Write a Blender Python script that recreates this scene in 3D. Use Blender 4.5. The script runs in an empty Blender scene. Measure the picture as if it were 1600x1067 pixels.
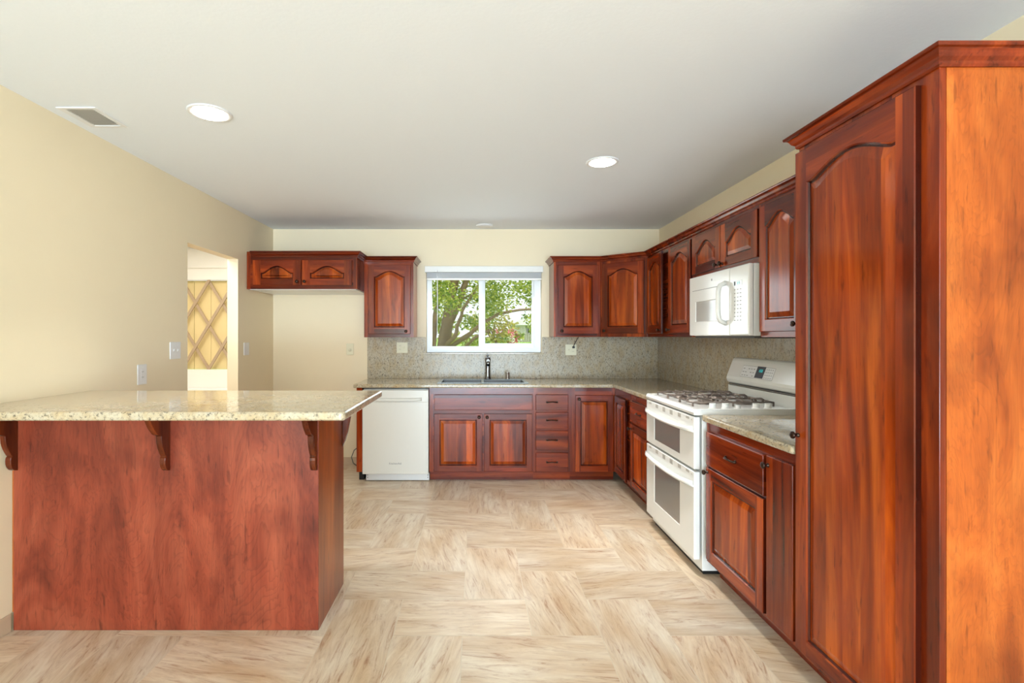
import bpy, bmesh, math, random
from mathutils import Vector, Matrix
random.seed(7)
PI = math.pi
C = bpy.context.scene.collection
S = bpy.context.scene

# ------------------------------------------------------------------ camera, world, light, exposure
F = 785.0; EYE = 1.37
cam_d = bpy.data.cameras.new('camera'); cam = bpy.data.objects.new('camera', cam_d); C.objects.link(cam)
cam.location = (0, 0, EYE); cam.rotation_euler = (PI/2, 0, 0)
cam_d.sensor_width = 36; cam_d.lens = F/1600*36
cam_d.shift_x = 56/1600; cam_d.shift_y = -7.5/1600
cam_d.clip_start = 0.05; cam_d.clip_end = 400
S.camera = cam

w = bpy.data.worlds.new('world'); S.world = w; w.use_nodes = True
bg = w.node_tree.nodes['Background']
bg.inputs[0].default_value = (0.93, 0.97, 1.0, 1); bg.inputs[1].default_value = 1.1

def area(name, loc, rot, sx, sy, power, col=(1, 1, 1)):
    d = bpy.data.lights.new(name, 'AREA'); d.shape = 'RECTANGLE'; d.size = sx; d.size_y = sy
    d.energy = power; d.color = col
    o = bpy.data.objects.new(name, d); C.objects.link(o); o.location = loc; o.rotation_euler = rot
    return o
sd = bpy.data.lights.new('sun', 'SUN'); sd.energy = 2.6; sd.angle = 0.03; sd.color = (1, 0.95, 0.86)
so = bpy.data.objects.new('sun', sd); C.objects.link(so)
so.rotation_euler = Vector((-0.75, 0.55, -1.0)).to_track_quat('-Z', 'Y').to_euler()

area('daylight_rear_glazing', (-0.1, -5.16, 1.35), (PI/2, 0, 0), 3.8, 2.3, 240, (0.78, 0.90, 1.0))
area('rear_ceiling_fill', (-0.1, -5.9, 0.05), (PI*0.66, 0, 0), 3.8, 1.6, 500, (0.58, 0.81, 1.0))  # added fill light, tilted up from outside to brighten the ceiling
area('daylight_kitchen_window', (0.08, 5.50, 1.66), (-PI/2+0.5, 0, 0), 1.15, 0.82, 11, (0.86, 0.95, 1.0))
area('hall_fill', (-3.0, 4.2, 2.48), (0, 0, 0), 1.2, 2.4, 62, (1.0, 0.95, 0.86))  # unseen area light added under the ceiling to brighten the hall

S.view_settings.view_transform = 'Standard'; S.view_settings.look = 'None'
S.view_settings.gamma = 1; S.view_settings.use_curve_mapping = False
S.view_settings.exposure = 0.26

# ------------------------------------------------------------------ helpers
def lin(c):
    c /= 255.0
    return c/12.92 if c <= 0.04045 else ((c+0.055)/1.055)**2.4
def rgb(r, g, b): return (lin(r), lin(g), lin(b), 1)

def mat_new(name):
    m = bpy.data.materials.new(name); m.use_nodes = True
    nt = m.node_tree; p = nt.nodes['Principled BSDF']
    return m, nt, p
def N(nt, t, **kw):
    n = nt.nodes.new(t)
    for k, v in kw.items(): setattr(n, k, v)
    return n
def plain(name, col, rough=0.5, metal=0.0, noise=0.0, scale=30, bump=0.0, spec=None, coat=0):
    m, nt, p = mat_new(name)
    p.inputs['Base Color'].default_value = col; p.inputs['Roughness'].default_value = rough
    p.inputs['Metallic'].default_value = metal
    if spec is not None: p.inputs['Specular IOR Level'].default_value = spec
    if coat: p.inputs['Coat Weight'].default_value = coat; p.inputs['Coat Roughness'].default_value = 0.05
    tc = N(nt, 'ShaderNodeTexCoord'); nz = N(nt, 'ShaderNodeTexNoise')
    nz.inputs['Scale'].default_value = scale; nz.inputs['Detail'].default_value = 4
    nt.links.new(tc.outputs['Object'], nz.inputs['Vector'])
    if noise:
        mr = N(nt, 'ShaderNodeMapRange'); mr.inputs[3].default_value = 1-noise; mr.inputs[4].default_value = 1+noise
        mx = N(nt, 'ShaderNodeMix', data_type='RGBA', blend_type='MULTIPLY'); mx.inputs[0].default_value = 1
        mx.inputs[6].default_value = col
        nt.links.new(nz.outputs[0], mr.inputs[0]); nt.links.new(mr.outputs[0], mx.inputs[7])
        nt.links.new(mx.outputs[2], p.inputs['Base Color'])
    if bump:
        b = N(nt, 'ShaderNodeBump'); b.inputs['Strength'].default_value = bump; b.inputs['Distance'].default_value = 0.002
        nt.links.new(nz.outputs[0], b.inputs['Height']); nt.links.new(b.outputs[0], p.inputs['Normal'])
    return m
def ramp(nt, stops):
    r = N(nt, 'ShaderNodeValToRGB'); e = r.color_ramp.elements
    e[0].position, e[0].color = stops[0]; e[1].position, e[1].color = stops[1]
    for pos, c in stops[2:]:
        k = e.new(pos); k.color = c
    return r

def wood(name, dark, mid, light, axis='z', rough=0.17, board=0.085, figure=0.0, fig_scale=1.0, spec=0.36):
    """stained wood; grain runs along the given object axis"""
    m, nt, p = mat_new(name)
    L = nt.links.new
    tc = N(nt, 'ShaderNodeTexCoord'); oi = N(nt, 'ShaderNodeObjectInfo')
    off = N(nt, 'ShaderNodeVectorMath', operation='SCALE'); off.inputs[3].default_value = 13.7
    cmb = N(nt, 'ShaderNodeCombineXYZ')
    for i in range(3): L(oi.outputs['Random'], cmb.inputs[i])
    L(cmb.outputs[0], off.inputs[0])
    add = N(nt, 'ShaderNodeVectorMath', operation='ADD')
    L(tc.outputs['Object'], add.inputs[0]); L(off.outputs[0], add.inputs[1])
    sep = N(nt, 'ShaderNodeSeparateXYZ'); L(add.outputs[0], sep.inputs[0])
    # cross-grain coordinate -> boards
    cross = {'z': 0, 'x': 2}[axis]
    dv = N(nt, 'ShaderNodeMath', operation='DIVIDE'); dv.inputs[1].default_value = board
    L(sep.outputs[cross], dv.inputs[0])
    fl = N(nt, 'ShaderNodeMath', operation='FLOOR'); L(dv.outputs[0], fl.inputs[0])
    wn = N(nt, 'ShaderNodeTexWhiteNoise', noise_dimensions='1D'); L(fl.outputs[0], wn.inputs['W'])
    # stretched coordinates
    mp = N(nt, 'ShaderNodeMapping')
    mp.inputs['Scale'].default_value = (9, 9, 0.9) if axis == 'z' else (0.9, 9, 9)
    if figure: mp.inputs['Scale'].default_value = (4*fig_scale, 4*fig_scale, 1.3*fig_scale) if axis == 'z' else (1.3, 4, 4)
    L(add.outputs[0], mp.inputs[0])
    a2 = N(nt, 'ShaderNodeVectorMath', operation='ADD'); L(mp.outputs[0], a2.inputs[0])
    sc = N(nt, 'ShaderNodeVectorMath', operation='SCALE'); sc.inputs[3].default_value = 0.0 if figure else 5.0
    L(wn.outputs['Color'], sc.inputs[0]); L(sc.outputs[0], a2.inputs[1])
    n1 = N(nt, 'ShaderNodeTexNoise'); n1.inputs['Scale'].default_value = 1.0; n1.inputs['Detail'].default_value = 5
    n1.inputs['Roughness'].default_value = 0.55; n1.inputs['Distortion'].default_value = 0.8 if not figure else 1.6
    L(a2.outputs[0], n1.inputs[0])
    r = ramp(nt, [(0.28, dark), (0.72, light), (0.5, mid)]); L(n1.outputs[0], r.inputs[0])
    # fine pores
    m2 = N(nt, 'ShaderNodeMapping'); m2.inputs['Scale'].default_value = (150, 150, 5) if axis == 'z' else (5, 150, 150)
    L(add.outputs[0], m2.inputs[0])
    n2 = N(nt, 'ShaderNodeTexNoise'); n2.inputs['Scale'].default_value = 1; n2.inputs['Detail'].default_value = 2
    L(m2.outputs[0], n2.inputs[0])
    r2 = N(nt, 'ShaderNodeMapRange'); r2.inputs[3].default_value = 0.78; r2.inputs[4].default_value = 1.2; L(n2.outputs[0], r2.inputs[0])
    mx = N(nt, 'ShaderNodeMix', data_type='RGBA', blend_type='MULTIPLY'); mx.inputs[0].default_value = 1
    L(r.outputs[0], mx.inputs[6]); L(r2.outputs[0], mx.inputs[7])
    rb = N(nt, 'ShaderNodeMapRange'); rb.inputs[3].default_value = 0.78 if not figure else 1.0; rb.inputs[4].default_value = 1.18 if not figure else 1.0
    L(wn.outputs[0], rb.inputs[0])
    mb = N(nt, 'ShaderNodeMix', data_type='RGBA', blend_type='MULTIPLY'); mb.inputs[0].default_value = 1
    L(mx.outputs[2], mb.inputs[6]); L(rb.outputs[0], mb.inputs[7])
    out = mb.outputs[2]
    mlo = N(nt, 'ShaderNodeMapping'); mlo.inputs['Scale'].default_value = (7, 7, 0.8) if axis == 'z' else (0.8, 7, 7); L(add.outputs[0], mlo.inputs[0])
    nlo = N(nt, 'ShaderNodeTexNoise'); nlo.inputs['Scale'].default_value = 1; nlo.inputs['Detail'].default_value = 1; nlo.inputs['Distortion'].default_value = 0.4; L(mlo.outputs[0], nlo.inputs[0])
    rlo = ramp(nt, [(0.36, (0.66, 0.62, 0.62, 1)), (0.62, (1.22, 1.25, 1.2, 1))]); L(nlo.outputs[0], rlo.inputs[0])
    mlx = N(nt, 'ShaderNodeMix', data_type='RGBA', blend_type='MULTIPLY'); mlx.inputs[0].default_value = 0.35 if figure else 0.9
    L(out, mlx.inputs[6]); L(rlo.outputs[0], mlx.inputs[7]); out = mlx.outputs[2]
    # fine dark flecks
    mfk = N(nt, 'ShaderNodeMapping'); mfk.inputs['Scale'].default_value = (60, 60, 9) if axis == 'z' else (9, 60, 60); L(add.outputs[0], mfk.inputs[0])
    nfk = N(nt, 'ShaderNodeTexNoise'); nfk.inputs['Scale'].default_value = 1; nfk.inputs['Detail'].default_value = 3; L(mfk.outputs[0], nfk.inputs[0])
    rfk = ramp(nt, [(0.28, (0.45, 0.42, 0.42, 1)), (0.38, (1, 1, 1, 1))]); L(nfk.outputs[0], rfk.inputs[0])
    mfx = N(nt, 'ShaderNodeMix', data_type='RGBA', blend_type='MULTIPLY'); mfx.inputs[0].default_value = 0.7
    L(out, mfx.inputs[6]); L(rfk.outputs[0], mfx.inputs[7]); out = mfx.outputs[2]
    if figure:   # flowing plywood figure: contour lines of a smooth noise + knots
        mf = N(nt, 'ShaderNodeMapping'); mf.inputs['Scale'].default_value = (4.5*fig_scale, 4.5*fig_scale, 1.1*fig_scale)
        L(add.outputs[0], mf.inputs[0])
        nf = N(nt, 'ShaderNodeTexNoise'); nf.inputs['Scale'].default_value = 1; nf.inputs['Detail'].default_value = 5
        nf.inputs['Distortion'].default_value = 1.0; L(mf.outputs[0], nf.inputs[0])
        mm = N(nt, 'ShaderNodeMath', operation='MULTIPLY'); mm.inputs[1].default_value = 26; L(nf.outputs[0], mm.inputs[0])
        fr = N(nt, 'ShaderNodeMath', operation='FRACT'); L(mm.outputs[0], fr.inputs[0])
        rf = ramp(nt, [(0.0, (1-figure,)*3+(1,)), (0.28, (1.0,)*3+(1,)), (0.9, (1.06,)*3+(1,)), (1.0, (1-figure*0.5,)*3+(1,))]); L(fr.outputs[0], rf.inputs[0])
        mg = N(nt, 'ShaderNodeMix', data_type='RGBA', blend_type='MULTIPLY'); mg.inputs[0].default_value = 1
        L(out, mg.inputs[6]); L(rf.outputs[0], mg.inputs[7]); out = mg.outputs[2]
        n3 = N(nt, 'ShaderNodeTexNoise'); n3.inputs['Scale'].default_value = 3.0; n3.inputs['Detail'].default_value = 3; L(add.outputs[0], n3.inputs[0])
        r3 = ramp(nt, [(0.30, (0.66, 0.60, 0.6, 1)), (0.45, (1, 1, 1, 1)), (0.75, (1.12, 1.1, 1.08, 1))]); L(n3.outputs[0], r3.inputs[0])
        mh = N(nt, 'ShaderNodeMix', data_type='RGBA', blend_type='MULTIPLY'); mh.inputs[0].default_value = 0.8
        L(out, mh.inputs[6]); L(r3.outputs[0], mh.inputs[7]); out = mh.outputs[2]
    L(out, p.inputs['Base Color'])
    p.inputs['Roughness'].default_value = rough; p.inputs['Specular IOR Level'].default_value = spec
    return m

def granite(name, base, dark, tan, streak=1.0, rough=0.08, scale=1.0, rot=(0.3, 0.5, 0.2), spec=0.5):
    m, nt, p = mat_new(name); L = nt.links.new
    tc = N(nt, 'ShaderNodeTexCoord')
    mp = N(nt, 'ShaderNodeMapping'); mp.inputs['Scale'].default_value = (scale, scale, scale*streak); mp.inputs['Rotation'].default_value = rot
    L(tc.outputs['Object'], mp.inputs[0])
    n1 = N(nt, 'ShaderNodeTexNoise'); n1.inputs['Scale'].default_value = 85; n1.inputs['Detail'].default_value = 5; n1.inputs['Roughness'].default_value = 0.7
    n1.inputs['Distortion'].default_value = 0.5
    L(mp.outputs[0], n1.inputs[0])
    r1 = ramp(nt, [(0.33, dark), (0.42, tuple(0.45*a+0.55*b for a, b in zip(dark, base))), (0.47, base), (0.58, base), (0.68, tuple(min(1, 1.25*a) for a in base))]); L(n1.outputs[0], r1.inputs[0])
    n2 = N(nt, 'ShaderNodeTexNoise'); n2.inputs['Scale'].default_value = 16; n2.inputs['Detail'].default_value = 4; L(mp.outputs[0], n2.inputs[0])
    r2 = ramp(nt, [(0.42, (0, 0, 0, 1)), (0.64, (1, 1, 1, 1))]); L(n2.outputs[0], r2.inputs[0])
    mx = N(nt, 'ShaderNodeMix', data_type='RGBA', blend_type='MIX'); L(r2.outputs[0], mx.inputs[0]); L(r1.outputs[0], mx.inputs[6])
    mt = N(nt, 'ShaderNodeMix', data_type='RGBA', blend_type='MULTIPLY'); mt.inputs[0].default_value = 1; L(r1.outputs[0], mt.inputs[6]); mt.inputs[7].default_value = tan
    L(mt.outputs[2], mx.inputs[7])
    n3 = N(nt, 'ShaderNodeTexVoronoi'); n3.inputs['Scale'].default_value = 45; L(mp.outputs[0], n3.inputs[0])
    r3 = ramp(nt, [(0.05, (0.25, 0.22, 0.2, 1)), (0.14, (1, 1, 1, 1))]); L(n3.outputs[0], r3.inputs[0])
    my = N(nt, 'ShaderNodeMix', data_type='RGBA', blend_type='MULTIPLY'); my.inputs[0].default_value = 0.35; L(mx.outputs[2], my.inputs[6]); L(r3.outputs[0], my.inputs[7])
    L(my.outputs[2], p.inputs['Base Color'])
    p.inputs['Roughness'].default_value = rough; p.inputs['Specular IOR Level'].default_value = spec
    return m

M = {}
M['wall'] = plain('wall_paint', rgb(240, 225, 194), 0.6, noise=0.015, scale=6, bump=0.05)
M['ceil'] = plain('ceiling_paint', rgb(239, 243, 247), 0.8, noise=0.01, scale=60, bump=0.25)
M['white'] = plain('white_paint', rgb(238, 238, 234), 0.35, noise=0.01)
M['vinyl'] = plain('white_vinyl', rgb(240, 243, 246), 0.3, noise=0.01)
M['enamel'] = plain('white_enamel', rgb(236, 236, 232), 0.16, noise=0.005, coat=0.15)
M['enamel_gray'] = plain('gray_enamel', rgb(196, 196, 192), 0.3, noise=0.01)
M['dwpanel'] = plain('dishwasher_panel', rgb(226, 224, 216), 0.28, noise=0.008)
M['beige'] = plain('almond_plastic', rgb(226, 220, 190), 0.35, noise=0.01)
M['plate'] = plain('white_plastic', rgb(232, 232, 232), 0.3, noise=0.01)
M['black'] = plain('black_plastic', rgb(18, 18, 18), 0.4, noise=0.05)
M['slot'] = plain('dark_slot', rgb(70, 68, 64), 0.6, noise=0.05)
M['bronze'] = plain('oiled_bronze', rgb(62, 46, 38), 0.28, metal=0.85, noise=0.2, scale=60)
M['chrome'] = plain('brushed_nickel', rgb(190, 188, 184), 0.2, metal=1.0, noise=0.03)
M['darkchrome'] = plain('dark_chrome', rgb(120, 122, 124), 0.16, metal=1.0, noise=0.03)
M['steel'] = plain('stainless', rgb(176, 190, 200), 0.25, metal=1.0, noise=0.04)
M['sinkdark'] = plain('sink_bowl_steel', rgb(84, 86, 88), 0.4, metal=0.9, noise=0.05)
M['iron'] = plain('cast_iron', rgb(118, 106, 98), 0.32, metal=0.35, noise=0.15, scale=40)
M['ovenglass'] = plain('oven_glass', rgb(128, 128, 126), 0.08, noise=0.03, scale=8, coat=0.6)
M['mwglass'] = plain('microwave_glass', rgb(186, 186, 182), 0.1, noise=0.02, scale=8, coat=0.4)
M['ventgray'] = plain('vent_slots', rgb(168, 164, 156), 0.6, noise=0.03)
M['print'] = plain('gray_print', rgb(140, 140, 138), 0.5, noise=0.02)
M['cable'] = plain('gray_cable', rgb(110, 112, 108), 0.5, noise=0.05)
cd, cm, cl = rgb(74, 22, 8), rgb(126, 44, 14), rgb(172, 74, 22)
M['cherry_v'] = wood('cherry_vertical', cd, cm, cl, 'z')
M['cherry_h'] = wood('cherry_horizontal', cd, rgb(118, 40, 14), rgb(156, 64, 22), 'x')
M['panel'] = wood('cherry_panel', rgb(84, 28, 8), rgb(150, 58, 14), rgb(198, 94, 26), 'z')
M['groove'] = wood('cherry_stain_groove', rgb(44, 12, 6), rgb(66, 20, 10), rgb(88, 32, 14), 'z')
M['ply'] = wood('maple_veneer_side', rgb(138, 60, 16), rgb(168, 82, 26), rgb(186, 100, 38), 'z', rough=0.35, figure=0.14, fig_scale=1.3)
M['plyred'] = wood('veneer_island_back', rgb(98, 36, 22), rgb(130, 56, 36), rgb(150, 74, 50), 'z', rough=0.3, figure=0.19, fig_scale=1.0)
M['plyside'] = wood('veneer_island_end', rgb(124, 54, 16), rgb(160, 80, 28), rgb(188, 104, 40), 'z', rough=0.28)
M['granite'] = granite('granite_top', rgb(186, 174, 150), rgb(84, 80, 72), (0.93, 0.83, 0.68, 1))
M['corbel'] = wood('shaded_bracket_wood', rgb(60, 22, 8), rgb(96, 38, 14), rgb(134, 60, 24), 'z')  # browns darkened so the corbels' shade is in the wood colour
M['splash'] = granite('granite_splash', rgb(186, 176, 156), rgb(78, 72, 66), (0.94, 0.86, 0.74, 1), streak=0.55, rough=0.22, spec=0.22, scale=1.25, rot=(0.2, 0.9, 0.3))

def emit(name, col, s):
    m, nt, p = mat_new(name); p.inputs['Base Color'].default_value = col
    p.inputs['Emission Color'].default_value = col; p.inputs['Emission Strength'].default_value = s
    return m
M['lamp'] = emit('lamp_diffuser', (1, 0.97, 0.92, 1), 14)
M['teal'] = emit('teal_digits', rgb(30, 150, 150), 1.0)

def glass():
    m = bpy.data.materials.new('window_glass'); m.use_nodes = True; nt = m.node_tree; nt.nodes.clear()
    o = N(nt, 'ShaderNodeOutputMaterial'); t = N(nt, 'ShaderNodeBsdfTransparent'); g = N(nt, 'ShaderNodeBsdfGlossy')
    g.inputs['Roughness'].default_value = 0.02; t.inputs[0].default_value = (0.97, 0.985, 0.98, 1)
    f = N(nt, 'ShaderNodeFresnel'); f.inputs[0].default_value = 1.1
    x = N(nt, 'ShaderNodeMixShader'); nt.links.new(f.outputs[0], x.inputs[0]); nt.links.new(t.outputs[0], x.inputs[1]); nt.links.new(g.outputs[0], x.inputs[2])
    nt.links.new(x.outputs[0], o.inputs[0]); return m
M['glass'] = glass()

class MB:
    def __init__(s): s.v = []; s.f = []; s.m = []; s.sm = []; s.mats = []
    def mi(s, mat):
        if mat not in s.mats: s.mats.append(mat)
        return s.mats.index(mat)
    def poly(s, pts, mat, smooth=False):
        b = len(s.v); s.v += [tuple(p) for p in pts]; s.f.append(list(range(b, b+len(pts)))); s.m.append(s.mi(mat)); s.sm.append(smooth)
    def faces(s, verts, faces, mat, smooth=False):
        b = len(s.v); s.v += [tuple(p) for p in verts]; k = s.mi(mat)
        for f in faces: s.f.append([b+i for i in f]); s.m.append(k); s.sm.append(smooth)
    def box(s, x0, x1, y0, y1, z0, z1, mat):
        vs = [(x, y, z) for x in (x0, x1) for y in (y0, y1) for z in (z0, z1)]
        s.faces(vs, [(0, 1, 3, 2), (4, 6, 7, 5), (0, 4, 5, 1), (2, 3, 7, 6), (0, 2, 6, 4), (1, 5, 7, 3)], mat); return s
    def prism(s, pts, y0, y1, mat, axis='y', smooth=False):
        """extrude a 2D outline: axis y -> pts are (x,z); x -> (y,z); z -> (x,y)"""
        def P(p, t): return {'y': (p[0], t, p[1]), 'x': (t, p[0], p[1]), 'z': (p[0], p[1], t)}[axis]
        n = len(pts); vs = [P(p, y0) for p in pts]+[P(p, y1) for p in pts]
        k = s.mi(mat); b = len(s.v); s.v += vs
        s.f.append([b+i for i in range(n)]); s.m.append(k); s.sm.append(False)
        s.f.append([b+n+i for i in reversed(range(n))]); s.m.append(k); s.sm.append(False)
        for i in range(n):
            j = (i+1) % n; s.f.append([b+i, b+j, b+n+j, b+n+i]); s.m.append(k); s.sm.append(smooth)
        return s
    def lathe(s, prof, origin, axis, mat, n=20):
        """prof: (radius, distance along axis)"""
        a = Vector(axis).normalized(); u = a.orthogonal().normalized(); w_ = a.cross(u); o = Vector(origin)
        vs = []
        for r, d in prof:
            for i in range(n):
                t = 2*PI*i/n; vs.append(o+a*d+(u*math.cos(t)+w_*math.sin(t))*r)
        fs = []
        for k in range(len(prof)-1):
            for i in range(n):
                j = (i+1) % n; fs.append((k*n+i, k*n+j, (k+1)*n+j, (k+1)*n+i))
        s.faces(vs, fs, mat, True)
        s.poly([vs[i] for i in range(n)], mat); s.poly([vs[(len(prof)-1)*n+i] for i in reversed(range(n))], mat); return s
    def tube(s, path, r, mat, n=8, caps=True):
        path = [Vector(p) for p in path]; rs = r if isinstance(r, (list, tuple)) else [r]*len(path)
        vs = []; prev = None
        for i, p in enumerate(path):
            d = (path[min(i+1, len(path)-1)]-path[max(i-1, 0)]).normalized()
            u = d.orthogonal().normalized() if prev is None else (prev-d*prev.dot(d)).normalized()
            prev = u; w_ = d.cross(u)
            for k in range(n):
                t = 2*PI*k/n; vs.append(p+(u*math.cos(t)+w_*math.sin(t))*rs[i])
        fs = [(a*n+i, a*n+(i+1) % n, (a+1)*n+(i+1) % n, (a+1)*n+i) for a in range(len(path)-1) for i in range(n)]
        s.faces(vs, fs, mat, True)
        if caps: s.poly([vs[i] for i in reversed(range(n))], mat); s.poly([vs[(len(path)-1)*n+i] for i in range(n)], mat)
        return s
    def cells(s, xs, ys, filled, z0, z1, mat):
        """slab made of grid cells sharing vertices; filled(i,j) -> bool"""
        idx = {}; b0 = len(s.v); k = s.mi(mat)
        def V(i, j, t):
            if (i, j, t) not in idx:
                idx[(i, j, t)] = len(s.v); s.v.append((xs[i], ys[j], z1 if t else z0))
            return idx[(i, j, t)]
        nx, ny = len(xs)-1, len(ys)-1
        def on(i, j): return 0 <= i < nx and 0 <= j < ny and filled(i, j)
        def add(f): s.f.append(f); s.m.append(k); s.sm.append(False)
        for i in range(nx):
            for j in range(ny):
                if not on(i, j): continue
                add([V(i, j, 1), V(i+1, j, 1), V(i+1, j+1, 1), V(i, j+1, 1)])
                add([V(i, j, 0), V(i, j+1, 0), V(i+1, j+1, 0), V(i+1, j, 0)])
                if not on(i-1, j): add([V(i, j, 0), V(i, j, 1), V(i, j+1, 1), V(i, j+1, 0)])
                if not on(i+1, j): add([V(i+1, j, 0), V(i+1, j+1, 0), V(i+1, j+1, 1), V(i+1, j, 1)])
                if not on(i, j-1): add([V(i, j, 0), V(i+1, j, 0), V(i+1, j, 1), V(i, j, 1)])
                if not on(i, j+1): add([V(i, j+1, 0), V(i, j+1, 1), V(i+1, j+1, 1), V(i+1, j+1, 0)])
        return s
    def sweep(s, path, prof, side, mat, closed_ends=True):
        """path: (x,y) corners, prof: (out, z) outline, side=+1 left / -1 right of travel"""
        P = [Vector((p[0], p[1])) for p in path]; n = len(prof); rings = []
        for i, p in enumerate(P):
            def nrm(a, b): d = (b-a).normalized(); return Vector((-d.y, d.x))*side
            if i == 0: m_ = nrm(P[0], P[1])
            elif i == len(P)-1: m_ = nrm(P[-2], P[-1])
            else:
                a, b = nrm(P[i-1], p), nrm(p, P[i+1]); m_ = (a+b); m_ = m_/max(1e-6, m_.dot(a))
            rings.append([(p.x+m_.x*o, p.y+m_.y*o, z) for o, z in prof])
        vs = [v for r in rings for v in r]
        fs = [(a*n+i, a*n+(i+1) % n, (a+1)*n+(i+1) % n, (a+1)*n+i) for a in range(len(P)-1) for i in range(n)]
        s.faces(vs, fs, mat)
        s.poly(rings[0], mat); s.poly(list(reversed(rings[-1])), mat); return s
    def build(s, name, parent=None, bevel=0, seg=2, loc=None, rot=None, angle=40):
        me = bpy.data.meshes.new(name); me.from_pydata(s.v, [], s.f)
        for mt in s.mats: me.materials.append(mt)
        for p, k, sm in zip(me.polygons, s.m, s.sm): p.material_index = k; p.use_smooth = sm
        bm = bmesh.new(); bm.from_mesh(me); bmesh.ops.remove_doubles(bm, verts=bm.verts, dist=1e-6)
        bmesh.ops.recalc_face_normals(bm, faces=bm.faces); bm.to_mesh(me); bm.free()
        o = bpy.data.objects.new(name, me); C.objects.link(o)
        if parent: o.parent = parent
        if loc: o.location = loc
        if rot: o.rotation_euler = rot
        if bevel:
            b = o.modifiers.new('bevel', 'BEVEL'); b.width = bevel; b.segments = seg; b.limit_method = 'ANGLE'; b.angle_limit = math.radians(angle)
        return o

def tag(o, label=None, cat=None, group=None, kind=None):
    if label: o['label'] = label
    if cat: o['category'] = cat
    if group: o['group'] = group
    if kind: o['kind'] = kind
    return o
def thing(name, label, cat, loc=(0, 0, 0), rz=0, group=None):
    o = bpy.data.objects.new(name, None); C.objects.link(o); o.location = loc; o.rotation_euler = (0, 0, rz)
    o.empty_display_size = 0.1
    return tag(o, label, cat, group)
def text(name, body, size, parent, loc, rot, mat):
    cu = bpy.data.curves.new(name, 'FONT'); cu.body = body; cu.size = size; cu.extrude = 0.0004; cu.align_x = 'CENTER'; cu.align_y = 'CENTER'
    t = bpy.data.objects.new(name, cu); C.objects.link(t)
    dg = bpy.context.evaluated_depsgraph_get(); me = bpy.data.meshes.new_from_object(t.evaluated_get(dg))
    bpy.data.objects.remove(t); bpy.data.curves.remove(cu)
    o = bpy.data.objects.new(name, me); C.objects.link(o); o.parent = parent; o.location = loc; o.rotation_euler = rot
    me.materials.clear(); me.materials.append(mat); return o

# ------------------------------------------------------------------ room shell
XL, XR, YB, YF, HC = -2.17, 1.956, 5.37, -5.0, 2.519
TH = 0.099
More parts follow.
